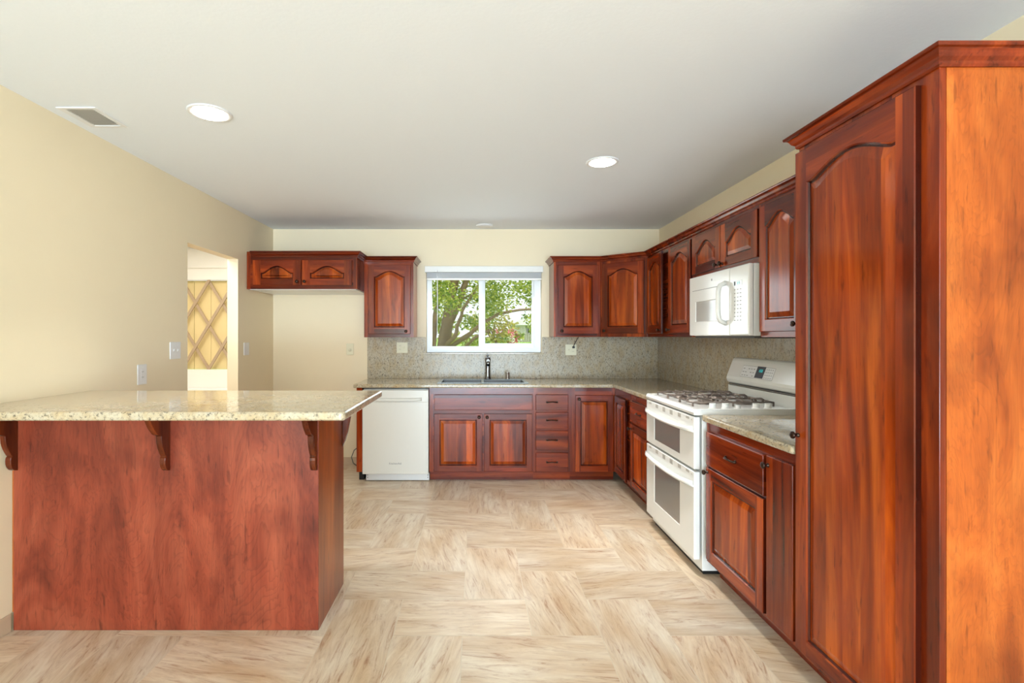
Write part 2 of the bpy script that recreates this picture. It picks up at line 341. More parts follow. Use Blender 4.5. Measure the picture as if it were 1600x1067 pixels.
# floor: straight herringbone of 1:2 porcelain planks, every plank its own grain
def build_floor():
    Wt = 0.318; x0, y0 = -0.381, 2.302; g = 0.0016
    vs = []; fs = []; uvs = []; cols = []
    def tile(ax, ay, bx, by, horiz):
        b = len(vs); vs.extend([(ax+g, ay+g, 0), (bx-g, ay+g, 0), (bx-g, by-g, 0), (ax+g, by-g, 0)])
        fs.append((b, b+1, b+2, b+3)); ou, ov = random.uniform(0, 40), random.uniform(0, 40)
        fl = random.random() < 0.5
        L_, W_ = 2*Wt, Wt; s = -1 if fl else 1
        tilt = random.uniform(-0.3, 0.3)
        q = [(0, 0), (L_, 0), (L_, W_), (0, W_)] if horiz else [(0, 0), (0, W_), (L_, W_), (L_, 0)]
        uvs.extend([(ou+s*(a+tilt*b_), ov+s*(b_-tilt*a)) for a, b_ in q])
        cols.append((random.random(), random.random(), random.random(), 1))
    for i in range(-16, 16):
        for j in range(-23, 14):
            v = (i+j) % 4; ax, ay = x0+i*Wt, y0+j*Wt
            if v == 0: tile(ax, ay, ax+2*Wt, ay+Wt, True)
            elif v == 2: tile(ax, ay, ax+Wt, ay+2*Wt, False)
    b = len(vs); ext = (-5.5, 4.5, -5.1, 7.0)
    vs.extend([(ext[0], ext[2], -0.0006), (ext[1], ext[2], -0.0006), (ext[1], ext[3], -0.0006), (ext[0], ext[3], -0.0006)]); fs.append((b, b+1, b+2, b+3))
    me = bpy.data.meshes.new('floor'); me.from_pydata(vs, [], fs)
    uv = me.uv_layers.new(name='UVMap'); ca = me.color_attributes.new('tone', 'FLOAT_COLOR', 'CORNER')
    uv = me.uv_layers['UVMap']; ca = me.color_attributes['tone']
    for k in range(len(cols)):
        for c in range(4): uv.data[k*4+c].uv = uvs[k*4+c]; ca.data[k*4+c].color = cols[k]
    m, nt, p = mat_new('porcelain_plank'); L = nt.links.new
    u = N(nt, 'ShaderNodeUVMap'); at = N(nt, 'ShaderNodeAttribute', attribute_name='tone')
    mp = N(nt, 'ShaderNodeMapping'); mp.inputs['Scale'].default_value = (3.6, 26, 1); L(u.outputs[0], mp.inputs[0])
    n1 = N(nt, 'ShaderNodeTexNoise'); n1.inputs['Scale'].default_value = 1; n1.inputs['Detail'].default_value = 12; n1.inputs['Roughness'].default_value = 0.74; n1.inputs['Distortion'].default_value = 1.4
    L(mp.outputs[0], n1.inputs[0])
    r1 = ramp(nt, [(0.28, rgb(148, 112, 86)), (0.37, rgb(190, 160, 134)), (0.45, rgb(213, 197, 176)), (0.55, rgb(224, 210, 188)), (0.72, rgb(232, 224, 210))]); L(n1.outputs[0], r1.inputs[0])
    mp2 = N(nt, 'ShaderNodeMapping'); mp2.inputs['Scale'].default_value = (1.6, 5, 1); L(u.outputs[0], mp2.inputs[0])
    n2 = N(nt, 'ShaderNodeTexNoise'); n2.inputs['Scale'].default_value = 1.4; n2.inputs['Detail'].default_value = 4; L(mp2.outputs[0], n2.inputs[0])
    r2 = ramp(nt, [(0.35, rgb(234, 219, 202)), (0.62, (1, 1, 1, 1))]); L(n2.outputs[0], r2.inputs[0])
    mx = N(nt, 'ShaderNodeMix', data_type='RGBA', blend_type='MULTIPLY'); mx.inputs[0].default_value = 1; L(r1.outputs[0], mx.inputs[6]); L(r2.outputs[0], mx.inputs[7])
    sp = N(nt, 'ShaderNodeSeparateColor'); L(at.outputs['Color'], sp.inputs[0])
    mr = N(nt, 'ShaderNodeMapRange'); mr.inputs[3].default_value = 0.93; mr.inputs[4].default_value = 1.05; L(sp.outputs[0], mr.inputs[0])
    mt = N(nt, 'ShaderNodeMix', data_type='RGBA', blend_type='MULTIPLY'); mt.inputs[0].default_value = 1; L(mx.outputs[2], mt.inputs[6]); L(mr.outputs[0], mt.inputs[7])
    rt = ramp(nt, [(0.0, (1.0, 0.965, 0.92, 1)), (1.0, (0.955, 0.97, 0.985, 1))]); L(sp.outputs[1], rt.inputs[0])
    mz = N(nt, 'ShaderNodeMix', data_type='RGBA', blend_type='MULTIPLY'); mz.inputs[0].default_value = 1; L(mt.outputs[2], mz.inputs[6]); L(rt.outputs[0], mz.inputs[7])
    L(mz.outputs[2], p.inputs['Base Color']); p.inputs['Roughness'].default_value = 0.33
    bp = N(nt, 'ShaderNodeBump'); bp.inputs['Strength'].default_value = 0.12; bp.inputs['Distance'].default_value = 0.002; L(n1.outputs[0], bp.inputs['Height']); L(bp.outputs[0], p.inputs['Normal'])
    me.materials.append(m); me.materials.append(plain('grout', rgb(214, 201, 180), 0.8, noise=0.03))
    me.polygons[len(fs)-1].material_index = 1
    o = bpy.data.objects.new('floor', me); C.objects.link(o); tag(o, kind='structure')
    return m
M['tile'] = build_floor()

MB().box(-5.5, XR+0.1, YF-0.1, 7.0, HC, HC+0.12, M['ceil']).build('ceiling') ['kind'] = 'structure'
# back wall with window hole
WX0, WX1, WZ0, WZ1 = -0.534, 0.700, 1.197, 2.112
m = MB()
m.box(XL-0.1, WX0, YB, YB+0.16, 0, HC, M['wall']); m.box(WX1, XR+0.1, YB, YB+0.16, 0, HC, M['wall'])
m.box(WX0, WX1, YB, YB+0.16, 0, WZ0, M['wall']); m.box(WX0, WX1, YB, YB+0.16, WZ1, HC, M['wall'])
m.build('wall_back')['kind'] = 'structure'
# left wall with doorway
DY0, DY1, DZ = 3.777, 4.579, 2.078
m = MB()
m.box(XL-TH, XL, YF, DY0, 0, HC, M['wall']); m.box(XL-TH, XL, DY1, YB+0.16, 0, HC, M['wall'])
m.box(XL-TH, XL, DY0, DY1, DZ, HC, M['wall'])
m.build('wall_left')['kind'] = 'structure'
MB().box(XR, XR+0.1, YF, YB+0.16, 0, HC, M['wall']).build('wall_right')['kind'] = 'structure'
# rear wall (behind the camera) around a wide glazed opening
m = MB()
m.box(XL-TH, -2.05, YF-0.12, YF, 0, HC, M['wall']); m.box(1.85, XR+0.1, YF-0.12, YF, 0, HC, M['wall']); m.box(-2.05, 1.85, YF-0.12, YF, 2.5, HC, M['wall'])
m.build('wall_rear')['kind'] = 'structure'
# tiled skirting
MB().box(XL, XL+0.010, 0.3, 2.335, 0.0, 0.082, M['tile']).build('baseboard_left', bevel=0.002)['kind'] = 'structure'
MB().box(XL, -1.16, YB-0.010, YB, 0.0, 0.085, M['tile']).build('baseboard_back', bevel=0.002)['kind'] = 'structure'

# hall seen through the doorway
HY = 6.2
m = MB()
lx0, lx1, lz0, lz1 = -3.72, -3.05, 0.965, 2.072
hw = M['white']
m.box(-5.4, lx0, HY, HY+0.05, 0, HC, hw); m.box(lx1, XL-TH, HY, HY+0.05, 0, HC, hw)
m.box(lx0, lx1, HY, HY+0.05, 0, lz0, hw); m.box(lx0, lx1, HY, HY+0.05, lz1, HC, hw)
m.box(-5.4, XL-TH, HY-0.02, HY, 2.215, 2.45, hw)
m.build('wall_hall_end', bevel=0.002)['kind'] = 'structure'
MB().box(-5.5, -5.4, 0.8, 7.0, 0, HC, M['white']).build('wall_hall_left')['kind'] = 'structure'
MB().box(-5.5, XL-TH, 0.7, 0.8, 0, HC, M['white']).build('wall_hall_near')['kind'] = 'structure'
MB().box(-5.4, XL-TH, HY-0.12, HY-0.022, 0.70, 0.735, M['white']).build('trim_1', bevel=0.004)['kind'] = 'structure'
t = thing('lattice_screen', 'diamond lattice screen over yellow boards, seen through the doorway', 'lattice screen', (lx0, HY, lz0))
W_, H_ = lx1-lx0, lz1-lz0
mdow = plain('taupe_lattice', rgb(176, 154, 128), 0.5, noise=0.05)
m = MB(); cx = (324.8-744)/F*HY-lx0; px_, pz_ = 0.33, 0.545
def clipseg(x0, z0, x1, z1):
    t0, t1 = 0, 1; dx, dz = x1-x0, z1-z0
    for p_, q_ in ((-dx, x0), (dx, W_-x0), (-dz, z0), (dz, H_-z0)):
        if p_ == 0: continue
        r_ = q_/p_
        if p_ < 0: t0 = max(t0, r_)
        else: t1 = min(t1, r_)
    return None if t0 >= t1 else ((x0+t0*dx, z0+t0*dz), (x0+t1*dx, z0+t1*dz))
for sgn in (-1, 1):
    for k in range(-8, 9):
        xa = cx+k*px_
        sgm = clipseg(xa-sgn*3*px_, -3*pz_, xa+sgn*3*px_, 3*pz_)
        if sgm:
            (ax, az), (bx, bz) = sgm; d = Vector((bx-ax, bz-az)).normalized(); nn = Vector((-d.y, d.x))*0.017
            yy = 0.008 if sgn > 0 else 0.022
            m.prism([(ax+nn.x, az+nn.y), (bx+nn.x, bz+nn.y), (bx-nn.x, bz-nn.y), (ax-nn.x, az-nn.y)], yy, yy+0.014, mdow)
m.build('lattice', t)
myel = plain('yellow_boards', rgb(226, 206, 154), 0.5, noise=0.06, scale=4)
m = MB()
for a, b in ((0, 0.188), (0.196, 0.40), (0.404, 0.60), (0.605, W_)):
    m.box(a, b, 0.09, 0.11, 0, H_, myel)
m.build('backing_board', t)

# ------------------------------------------------------------------ window
win = thing('window_1', None, None); win['kind'] = 'structure'
FY = YB+0.055
m = MB()
fx0, fx1 = (668-744)/F*FY, (846.5-744)/F*FY
fz0 = EYE-(551-526)/F*FY+0.002; fz1 = WZ1-0.002
gx = [(675, 748, 541), (758, 831, 536.5)]
def PX(p, Y): return (p-744)/F*Y
def PZ(p, Y): return EYE-(p-526)/F*Y
m.cells([WX0+0.002, PX(672, FY), PX(750, FY), PX(755, FY), PX(834, FY), WX1-0.002], [WZ0+0.002, PZ(543, FY), fz1-0.03, fz1], lambda i, j: not (i in (1, 3) and j == 1), 0, 0.085, M['vinyl'])
m.v = [(x, FY+z, y) for x, y, z in m.v]
m.build('window_frame', win, bevel=0.003)
for a, b, bt in gx:
    yy = FY-0.004 if a < 700 else FY+0.03
    s_ = MB()
    x0, x1, z0, z1 = PX(a, yy), PX(b, yy), PZ(bt, yy), PZ(436, yy)
    ox0, ox1 = (PX(671.5, yy), PX(752, yy)) if a < 700 else (PX(752.5, yy), PX(836, yy))
    s_.cells([ox0, x0, x1, ox1], [fz0+0.02, z0, z1, fz1-0.025], lambda i, j: not (i == 1 and j == 1), 0, 0.03, M['vinyl'])
    s_.v = [(x, yy+z, y) for x, y, z in s_.v]
    so_ = s_.build('sash', win, bevel=0.002)
    MB().box(x0-0.004, x1+0.004, yy+0.012, yy+0.016, z0-0.004, z1+0.004, M['glass']).build('pane', so_)
# thin granite sill
MB().box(WX0-0.03, WX1+0.03, YB-0.028, YB+0.05, WZ0-0.014, WZ0, M['granite']).build('sill', win, bevel=0.002)

bl = thing('window_blind', 'white slatted blind drawn up under its headrail over the window', 'blind', (0, YB, 0))
MB().box(PX(663.5, 5.3), PX(849, 5.3), -0.062, 0.0, 2.052, 2.116, M['white']).build('headrail', bl, bevel=0.004)
m = MB()
bx0, bx1 = PX(666.5, 5.32), PX(846, 5.32)
for k in range(9): m.box(bx0, bx1, -0.048, -0.002, 1.992+k*0.0066, 1.9955+k*0.0066, M['vinyl'])
m.build('slat_stack', bl, bevel=0.001)
MB().box(bx0, bx1, -0.05, -0.001, 1.972, 1.989, M['white']).build('bottom_rail', bl, bevel=0.003)
MB().tube([(PX(683.5, 5.3), -0.068, 2.07), (PX(683.5, 5.3), -0.068, 1.7), (PX(683, 5.3), -0.066, 1.40)], 0.0035, M['plate'], 6).build('wand', bl)

# ------------------------------------------------------------------ cabinet doors, knobs, pulls
def arch_f(u, rise):
    u = abs(u)
    return rise*max(0.0, (0.5+0.5*math.cos(PI*min(1, u/0.92))))**0.62
def door(name, parent, x0, x1, z0, z1, rise=0.0, stile=0.052, rail=0.055, toprail=None, front=-0.02, th=0.02, label=None, bev=0.028, yaw=None):
    """raised panel door, cathedral top when rise > 0; front plane at y=front-0, local origin = parent's"""
    m = MB(); w_, h_ = x1-x0, z1-z0; toprail = toprail or rail
    V, Hm = M['cherry_v'], M['cherry_h']
    yf = front; yb = front+th
    c = 0.003
    # slab sides/back
    o = [(x0, z0), (x1, z0), (x1, z1), (x0, z1)]
    i_ = [(x0+c, z0+c), (x1-c, z0+c), (x1-c, z1-c), (x0+c, z1-c)]
    for k in range(4):
        j = (k+1) % 4; mt = V if k in (1, 3) else Hm
        m.poly([(o[k][0], yb, o[k][1]), (o[j][0], yb, o[j][1]), (o[j][0], yf+c, o[j][1]), (o[k][0], yf+c, o[k][1])], M['groove'])
        m.poly([(o[k][0], yf+c, o[k][1]), (o[j][0], yf+c, o[j][1]), (i_[j][0], yf, i_[j][1]), (i_[k][0], yf, i_[k][1])], mt)
    m.poly([(p[0], yb, p[1]) for p in o], V)
    a0, a1 = x0+stile, x1-stile; b0 = z0+rail; b1 = z1-toprail-rise
    n = 24 if rise else 1
    top = [(a0+(a1-a0)*k/n, b1+arch_f(2*k/n-1, rise)) for k in range(n+1)]
    X0, X1, Z0, Z1 = x0+c, x1-c, z0+c, z1-c
    m.poly([(X0, yf, Z0), (a0, yf, Z0), (a0, yf, Z1), (X0, yf, Z1)], V)
    m.poly([(a1, yf, Z0), (X1, yf, Z0), (X1, yf, Z1), (a1, yf, Z1)], V)
    m.poly([(a0, yf, Z0), (a1, yf, Z0), (a1, yf, b0), (a0, yf, b0)], Hm)
    for k in range(n):
        m.poly([(top[k][0], yf, top[k][1]), (top[k+1][0], yf, top[k+1][1]), (top[k+1][0], yf, Z1), (top[k][0], yf, Z1)], Hm)
    def ring(d, y):
        A0, A1, B0 = a0+d, a1-d, b0+d
        return [(A0, y, B0), (A1, y, B0)]+[(A0+(A1-A0)*(n-k)/n, y, b1-d+arch_f(2*(n-k)/n-1, rise)) for k in range(n+1)]
    R = [ring(0, yf), ring(0.004, yf+0.005), ring(0.008, yf+0.011), ring(0.012, yf+0.011), ring(0.012+bev, yf+0.003)]
    q = len(R[0])
    for li, (s1, s2) in enumerate(zip(R[:-1], R[1:])):
        for k in range(q):
            j = (k+1) % q; m.poly([s1[k], s1[j], s2[j], s2[k]], (V, M['groove'], M['groove'], M['panel'])[li])
    m.poly(R[-1], M['panel'])
    ob = m.build(name, parent)
    if label: ob['label'] = label
    return ob
def slab_front(name, parent, x0, x1, z0, z1, mat='cherry_h'):
    return MB().box(x0, x1, -0.02, 0, z0, z1, M[mat]).build(name, parent, bevel=0.004, seg=2)
def knob(parent, x, z, y=-0.02, r=1.0):
    m = MB(); m.lathe([(0.009, 0), (0.009, 0.003), (0.0055, 0.006), (0.0055, 0.013), (0.012*r, 0.018), (0.015*r, 0.022), (0.0145*r, 0.027), (0.010*r, 0.0305), (0.003, 0.032)], (x, y, z), (0, -1, 0), M['bronze'], 18)
    return m.build('knob', parent)
def pull(parent, x, z, y=-0.02):
    m = MB(); hw_ = 0.05; pts = []; rs = []
    for k in range(13):
        u = k/6-1; pts.append((x+u*hw_, y-0.004-0.020*(1-abs(u)**2.5), z+0.003*math.cos(u*PI))); rs.append(0.0032+0.0035*abs(u)**3+0.0018*(1-abs(u)))
    m.tube(pts, rs, M['bronze'], 8)
    for s_ in (-1, 1): m.lathe([(0.008, 0), (0.007, 0.006)], (x+s_*hw_*0.96, y, z), (0, -1, 0), M['bronze'], 10)
    return m.build('handle', parent)
def carcass(parent, x0, x1, depth, z0, z1, toe=0.0, body='cherry_v', frame=True):
    m = MB(); m.box(x0, x1, 0.02, depth, z0, z1, M[body]); m.build('carcass', parent)
    if frame:
        m = MB(); e = min(0.035, (x1-x0)/3); m.box(x0, x0+e, 0, 0.0198, z0, z1, M['cherry_v']); m.box(x1-e, x1, 0, 0.0198, z0, z1, M['cherry_v']); m.box(x0+e, x1-e, 0.0002, 0.0198, z0, z1, M['cherry_h']); m.build('face_frame', parent)
    if toe:
        m = MB(); m.box(x0, x1, 0.075, 0.095, 0.0, z0-0.0005, M['cherry_h']); m.build('toe_kick', parent)

CT, CU = 0.925, 0.889          # counter top / underside
FB = 4.745                     # frame plane of the back base run
DYB = FB-0.02
def bx(p): return (p-744)/F*DYB
def bz(p): return EYE-(p-526)/F*DYB
# dishwasher end panel
MB().box(bx(556.7), bx(565.5), FB-0.01, YB-0.012, 0.095, CU, M['cherry_v']).build('cabinet_end_panel', bevel=0.001)
ep = bpy.data.objects['cabinet_end_panel']; tag(ep, 'narrow cherry end panel left of the dishwasher', 'end panel')
MB().box(0.006+bx(556.7), bx(565.5), FB+0.07, YB-0.02, 0.0, 0.0945, M['black']).build('plinth', ep)

# sink base
g = None
x_l, x_r = bx(670.5), bx(834.5)
t = thing('sink_base_cabinet', 'cherry base cabinet with two doors under the sink', 'base cabinet', (x_l, FB, 0))
carcass(t, 0, x_r-x_l, 0.60, 0.095, CU-0.06, toe=1)
_c = [c for c in t.children if c.name.startswith('carcass')][0]; bpy.data.objects.remove(_c)
m = MB(); Ws = x_r-x_l
m.box(0, 0.018, 0.02, 0.60, 0.095, CU-0.06, M['cherry_v']); m.box(Ws-0.018, Ws, 0.02, 0.60, 0.095, CU-0.06, M['cherry_v']); m.box(0.018, Ws-0.018, 0.02, 0.60, 0.095, 0.113, M['cherry_v']); m.box(0.018, Ws-0.018, 0.582, 0.60, 0.113, CU-0.06, M['cherry_v'])
m.build('carcass', t)
mt_ = MB(); mt_.box(0, x_r-x_l, 0, 0.028, CU-0.06, CU-0.0004, M['cherry_h']); mt_.build('top_rail', t)
slab_front('false_drawer_front', t, bx(678.6)-x_l, bx(832.3)-x_l, bz(640.9), bz(616.6))
for a, b, kx in ((678, 753.6, 748.5), (756.2, 831.6, 761)):
    d = door('door', t, bx(a)-x_l, bx(b)-x_l, bz(736.9), bz(646.6), stile=0.052, rail=0.055)
    knob(d, bx(kx)-x_l, bz(651.5))
# drawer bank
x0_, x_r = x_r, bx(893)
t = thing('drawer_base_cabinet', 'cherry base cabinet with a stack of four slab drawers', 'base cabinet', (x0_, FB, 0))
carcass(t, 0, x_r-x0_, 0.60, 0.095, CU, toe=1)
for z1, z0 in ((616.6, 641), (644, 670), (673, 703), (707.5, 737.5)):
    d = slab_front('drawer', t, bx(837)-x0_, bx(888)-x0_, bz(z0), bz(z1))
    pull(d, (bx(837)+bx(888))/2-x0_, (bz(z0)+bz(z1))/2+0.004)
# corner base (back-run leg)
x0_, x_r = x_r, 1.3148
t = thing('corner_base_cabinet', 'cherry corner base cabinet with one raised panel door right of the four drawers', 'base cabinet', (x0_, FB, 0))
carcass(t, 0, x_r-x0_, 0.60, 0.095, CU, toe=1)
d = door('door', t, bx(899)-x0_, bx(958.5)-x0_, bz(737.2), bz(617.5), stile=0.05, rail=0.055)
knob(d, bx(904.5)-x0_, bz(623.5))

# right-hand base runs: local x runs towards the camera, local y into the wall
FRX = 1.315; DRX = FRX-0.02
def rz_(p, X=DRX): return F*X/(p-744)            # pixel column -> distance
RY1 = FB+0.02
def rthing(name, label, cat, ystart, X=FRX): return thing(name, label, cat, (X, ystart, 0), -PI/2)
t = rthing('blind_corner_cabinet', 'slim cherry base cabinet in the inside corner, its door standing slightly open', 'base cabinet', FB-0.003)
y0 = FB-0.003; y1 = rz_(982.5)
carcass(t, 0, y0-y1, 0.60, 0.095, CU, toe=1)
d = door('door', t, 0, 0.385, 0, bz(617.5)-0.113, stile=0.05, rail=0.055, front=-0.02)
d.location = (0.035, -0.001, 0.113); d.rotation_euler = (0, 0, math.radians(-2.0))
t = rthing('drawer_door_cabinet', 'cherry base cabinet with drawer over door, between the corner and the stove', 'base cabinet', y1-0.0005)
y0 = y1-0.0005; y1 = 3.703
carcass(t, 0, y0-y1, 0.60, 0.095, CU, toe=1)
d = slab_front('drawer', t, y0-rz_(984), y0-rz_(1009.5)+0.06, 0.655, 0.832); pull(d, (y0-rz_(984)+y0-rz_(1009.5))/2+0.03, 0.75)
d = door('door', t, y0-rz_(984), y0-rz_(1009.5)+0.06, 0.113, 0.64)
knob(d, y0-rz_(984)+0.03, 0.60)
# near right base cabinet
y0 = 2.8635; y1 = 2.0475
t = rthing('wide_base_cabinet', 'cherry base cabinet with drawer, door and narrow pull-out, between stove and pantry', 'base cabinet', y0)
carcass(t, 0, y0-y1, 0.60, 0.095, CU, toe=1)
d = slab_front('drawer', t, y0-rz_(1102.9), y0-rz_(1191.5), 0.648, 0.836); pull(d, (y0-rz_(1102.9)+y0-rz_(1191.5))/2-0.005, 0.745)
d = door('door', t, y0-rz_(1102.9), y0-rz_(1191.5), 0.118, 0.636, stile=0.06, rail=0.06); knob(d, y0-rz_(1102.9)+0.022, 0.612)
d = MB().box(y0-rz_(1196.6), y0-rz_(1237.5), -0.02, 0, 0.118, 0.842, M['cherry_v']).build('narrow_door', t, bevel=0.004); knob(d, y0-rz_(1196.6)+0.018, 0.80)
# ------------------------------------------------------------------ worktops, splashbacks
SX0, SX1, SY0, SY1 = -0.355, 0.482, 4.775, 5.285
xs = [-1.155, SX0, SX1, 1.285, XR-0.001]; ys = [3.705, 4.71, SY0, SY1, YB-0.001]
m = MB(); m.cells(xs, ys, lambda i, j: (i == 3) or (j > 0 and not (i == 1 and j == 2)), CU, CT, M['granite'])
o = m.build('granite_worktop', bevel=0.011, seg=4); tag(o, 'L-shaped beige granite worktop holding the sink, from dishwasher round to the stove', 'worktop')
m = MB(); m.box(1.285, XR-0.001, 2.0475, 2.862, CU, CT, M['granite'])
o = m.build('granite_worktop', bevel=0.011, seg=4); tag(o, 'short beige granite worktop between stove and tall pantry', 'worktop')
# splash
m = MB(); ya, yb_ = YB-0.021, YB-0.0005
zt = 1.366
m.cells([-1.159, WX0-0.005, WX1+0.005, XR-0.022], [CT+0.0005, WZ0-0.015, zt], lambda i, j: not (i == 1 and j == 1), 0, 0.0205, M['splash'])
m.v = [(x, ya+z, y) for x, y, z in m.v]
o = m.build('granite_splashback', bevel=0.001); tag(o, 'speckled granite splashback behind the sink, notched round the window', 'splashback')
m = MB().box(XR-0.021, XR-0.0005, 2.0475, YB-0.0005, CT+0.0005, zt, M['splash']); o = m.build('granite_splashback', bevel=0.001)
tag(o, 'speckled granite splashback on the right wall behind the stove', 'splashback')

# ------------------------------------------------------------------ wall cabinets
ZB, ZT = 1.368, 2.14
CH = 2.173
crown_prof = [(0.0, CH-0.052), (0.006, CH-0.052), (0.010, CH-0.046), (0.010, CH-0.038), (0.020, CH-0.030), (0.026, CH-0.018), (0.032, CH-0.012), (0.040, CH-0.010), (0.042, CH-0.004), (0.042, CH), (0.0, CH)]
def crown(name, path, side, parent=None, dz=0.0):
    return MB().sweep(path, [(o_, z_+dz) for o_, z_ in crown_prof], side, M['cherry_h']).build(name, parent)
# over-fridge cabinet
FY_ = 4.745; fx0 = XL+0.004; fx1 = PX(557.8, FY_)
t = thing('overfridge_cabinet', 'short deep cherry wall cabinet with two arched doors over the empty fridge alcove', 'wall cabinet', (fx0, FY_, 0))
ff = lambda p: PX(p, FY_-0.02)-fx0
carcass(t, 0, fx1-fx0, YB-FY_-0.001, PZ(451.6, FY_), ZT)
MB().box(0.02, fx1-fx0-0.018, 0.02, YB-FY_-0.002, PZ(451.6, FY_)-0.004, PZ(451.6, FY_)-0.0003, M['white']).build('underside_panel', t)['label'] = 'white underside panel'
for a, b, kx in ((394.5, 470.2, 464.5), (471.6, 550, 476.3)):
    zt_, zb_ = PZ(406, FY_-0.02), PZ(445.5, FY_-0.02)
    d = door('door', t, ff(a), ff(b), zb_, zt_, rise=0.065, stile=0.075, rail=0.06, toprail=0.055, bev=0.02)
    knob(d, ff(kx), PZ(440, FY_-0.02))
crown('crown_molding', [(0.045, 0), (fx1-fx0, 0), (fx1-fx0, YB-FY_-0.36)], -1, t)
MB().box(0.0, fx1-fx0, 0.0, YB-FY_-0.002, ZT, CH, M['cherry_v']).build('top_panel', t)
# left wall cabinet
UY = 5.045; ux0 = fx1+0.0006; ux1 = PX(646, UY)
uf = lambda p: PX(p, UY-0.02)-ux0
t = thing('arched_wall_cabinet', 'single cherry wall cabinet with arched door left of the window', 'wall cabinet', (ux0, UY, 0))
carcass(t, 0, ux1-ux0, YB-UY-0.001, PZ(527, UY), ZT)
d = door('door', t, uf(575.2), uf(641.3), PZ(521.8, UY-0.02), PZ(413.7, UY-0.02), rise=0.055, stile=0.058, rail=0.065, toprail=0.06)
knob(d, uf(634.5), PZ(517.5, UY-0.02))
crown('crown_molding', [(0.012, 0), (ux1-ux0, 0), (ux1-ux0, YB-UY-0.002)], -1, t)
MB().box(0, ux1-ux0, 0, YB-UY-0.002, ZT, CH, M['cherry_v']).build('top_panel', t)
# right of window
vx0 = PX(865.3, UY); c1 = (1.249, UY); c2 = (1.62, 4.745)
t = thing('arched_wall_cabinet', 'single cherry wall cabinet with arched door right of the window', 'wall cabinet', (vx0, UY, 0))
vf = lambda p: PX(p, UY-0.02)-vx0
carcass(t, 0, c1[0]-vx0-0.0005, YB-UY-0.001, ZB, ZT)
MB().box(0, c1[0]-vx0-0.0005, 0, YB-UY-0.002, ZT, CH-0.003, M['cherry_v']).build('top_panel', t)
d = door('door', t, vf(871.5), vf(935.6), PZ(521.3, UY-0.02), PZ(413.7, UY-0.02), rise=0.055, stile=0.058, rail=0.065, toprail=0.06)
knob(d, vf(877.5), PZ(517, UY-0.02))
# diagonal corner
dv_ = Vector((c2[0]-c1[0], c2[1]-c1[1])); Ld = dv_.length; ang = math.atan2(dv_.y, dv_.x)
t = thing('diagonal_corner_cabinet', 'cherry wall cabinet set diagonally across the corner, arched door', 'wall cabinet', (c1[0], c1[1], 0), ang)
def tol(p):
    q = Vector((p[0]-c1[0], p[1]-c1[1])); q.rotate(Matrix.Rotation(-ang, 2)); return (q.x, q.y)
sh = [tol(p) for p in ((c1[0]+0.012, c1[1]+0.012), (c1[0]+0.012, YB-0.001), (XR-0.001, YB-0.001), (XR-0.001, c2[1]+0.001), (c2[0]+0.02, c2[1]+0.001))]
MB().prism(sh, ZB, CH-0.003, M['cherry_v'], 'z').build('carcass', t)
MB().box(0.001, Ld-0.001, 0, 0.0198, ZB, ZT, M['cherry_v']).build('face_frame', t, bevel=0.0015)
d = door('door', t, 0.024, Ld-0.03, PZ(521.3, UY-0.02), PZ(413.7, UY-0.02)+0.006, rise=0.055, stile=0.058, rail=0.065, toprail=0.06)
knob(d, 0.055, PZ(517, UY-0.02)+0.001)
# right wall upper run
URX = 1.62; UDX = 1.60
def uz(p): return F*UDX/(p-744)
def ucab(name, label, ya_, yb__, z0, z1=ZT):
    t = rthing(name, label, 'wall cabinet', ya_, URX); carcass(t, 0, ya_-yb__, XR-URX-0.001, z0, z1)
    MB().box(0, ya_-yb__, 0, XR-URX-0.002, z1, CH-0.003, M['cherry_v']).build('top_panel', t)
    return t
ya_ = 4.7435; t = ucab('arched_wall_cabinet', 'cherry wall cabinet with two arched doors between corner and microwave, one ajar', ya_, 3.7335, ZB)
d = door('door', t, 0, 0.43, 0, 0.703, rise=0.055, stile=0.055, rail=0.065, toprail=0.06)
d.location = (0.045, -0.004, 1.398); d.rotation_euler = (0, 0, math.radians(-3.5)); knob(d, 0.40, 0.03)
d = door('door', t, ya_-uz(1043.7), ya_-uz(1078)-0.0, 1.398, 2.101, rise=0.055, stile=0.055, rail=0.065, toprail=0.06); knob(d, ya_-uz(1043.7)+0.03, 1.428)
ya_ = 3.733; t = ucab('short_wall_cabinet', 'short cherry wall cabinet with two small arched doors above the microwave', ya_, 2.8605, 1.797)
for a, b, kx in ((1080.8, 1124.2, 1121.0), (1125.2, 1182.3, 1128.8)):
    d = door('door', t, ya_-uz(a), ya_-uz(b), 1.824, 2.101, rise=0.07, stile=0.062, rail=0.055, toprail=0.052, bev=0.02)
    knob(d, ya_-uz(kx), 1.846)
ya_ = 2.860; t = ucab('arched_wall_cabinet', 'cherry wall cabinet with arched door right of the microwave, partly hidden by the pantry', ya_, 2.0475, ZB)
d = door('door', t, ya_-uz(1186), ya_-2.475, 1.398, 2.101, rise=0.06, stile=0.055, rail=0.065, toprail=0.06); knob(d, ya_-2.475-0.028, 1.435)
d = door('door', t, ya_-2.46, ya_-2.075, 1.398, 2.101, rise=0.06, stile=0.055, rail=0.065, toprail=0.06); knob(d, ya_-2.46+0.028, 1.435)
o = crown('crown_molding', [(vx0, YB-0.002), (vx0, UY), c1, c2, (URX, 2.092)], -1)
tag(o, 'long cherry crown molding along the tops of the wall cabinets right of the window', 'crown molding')

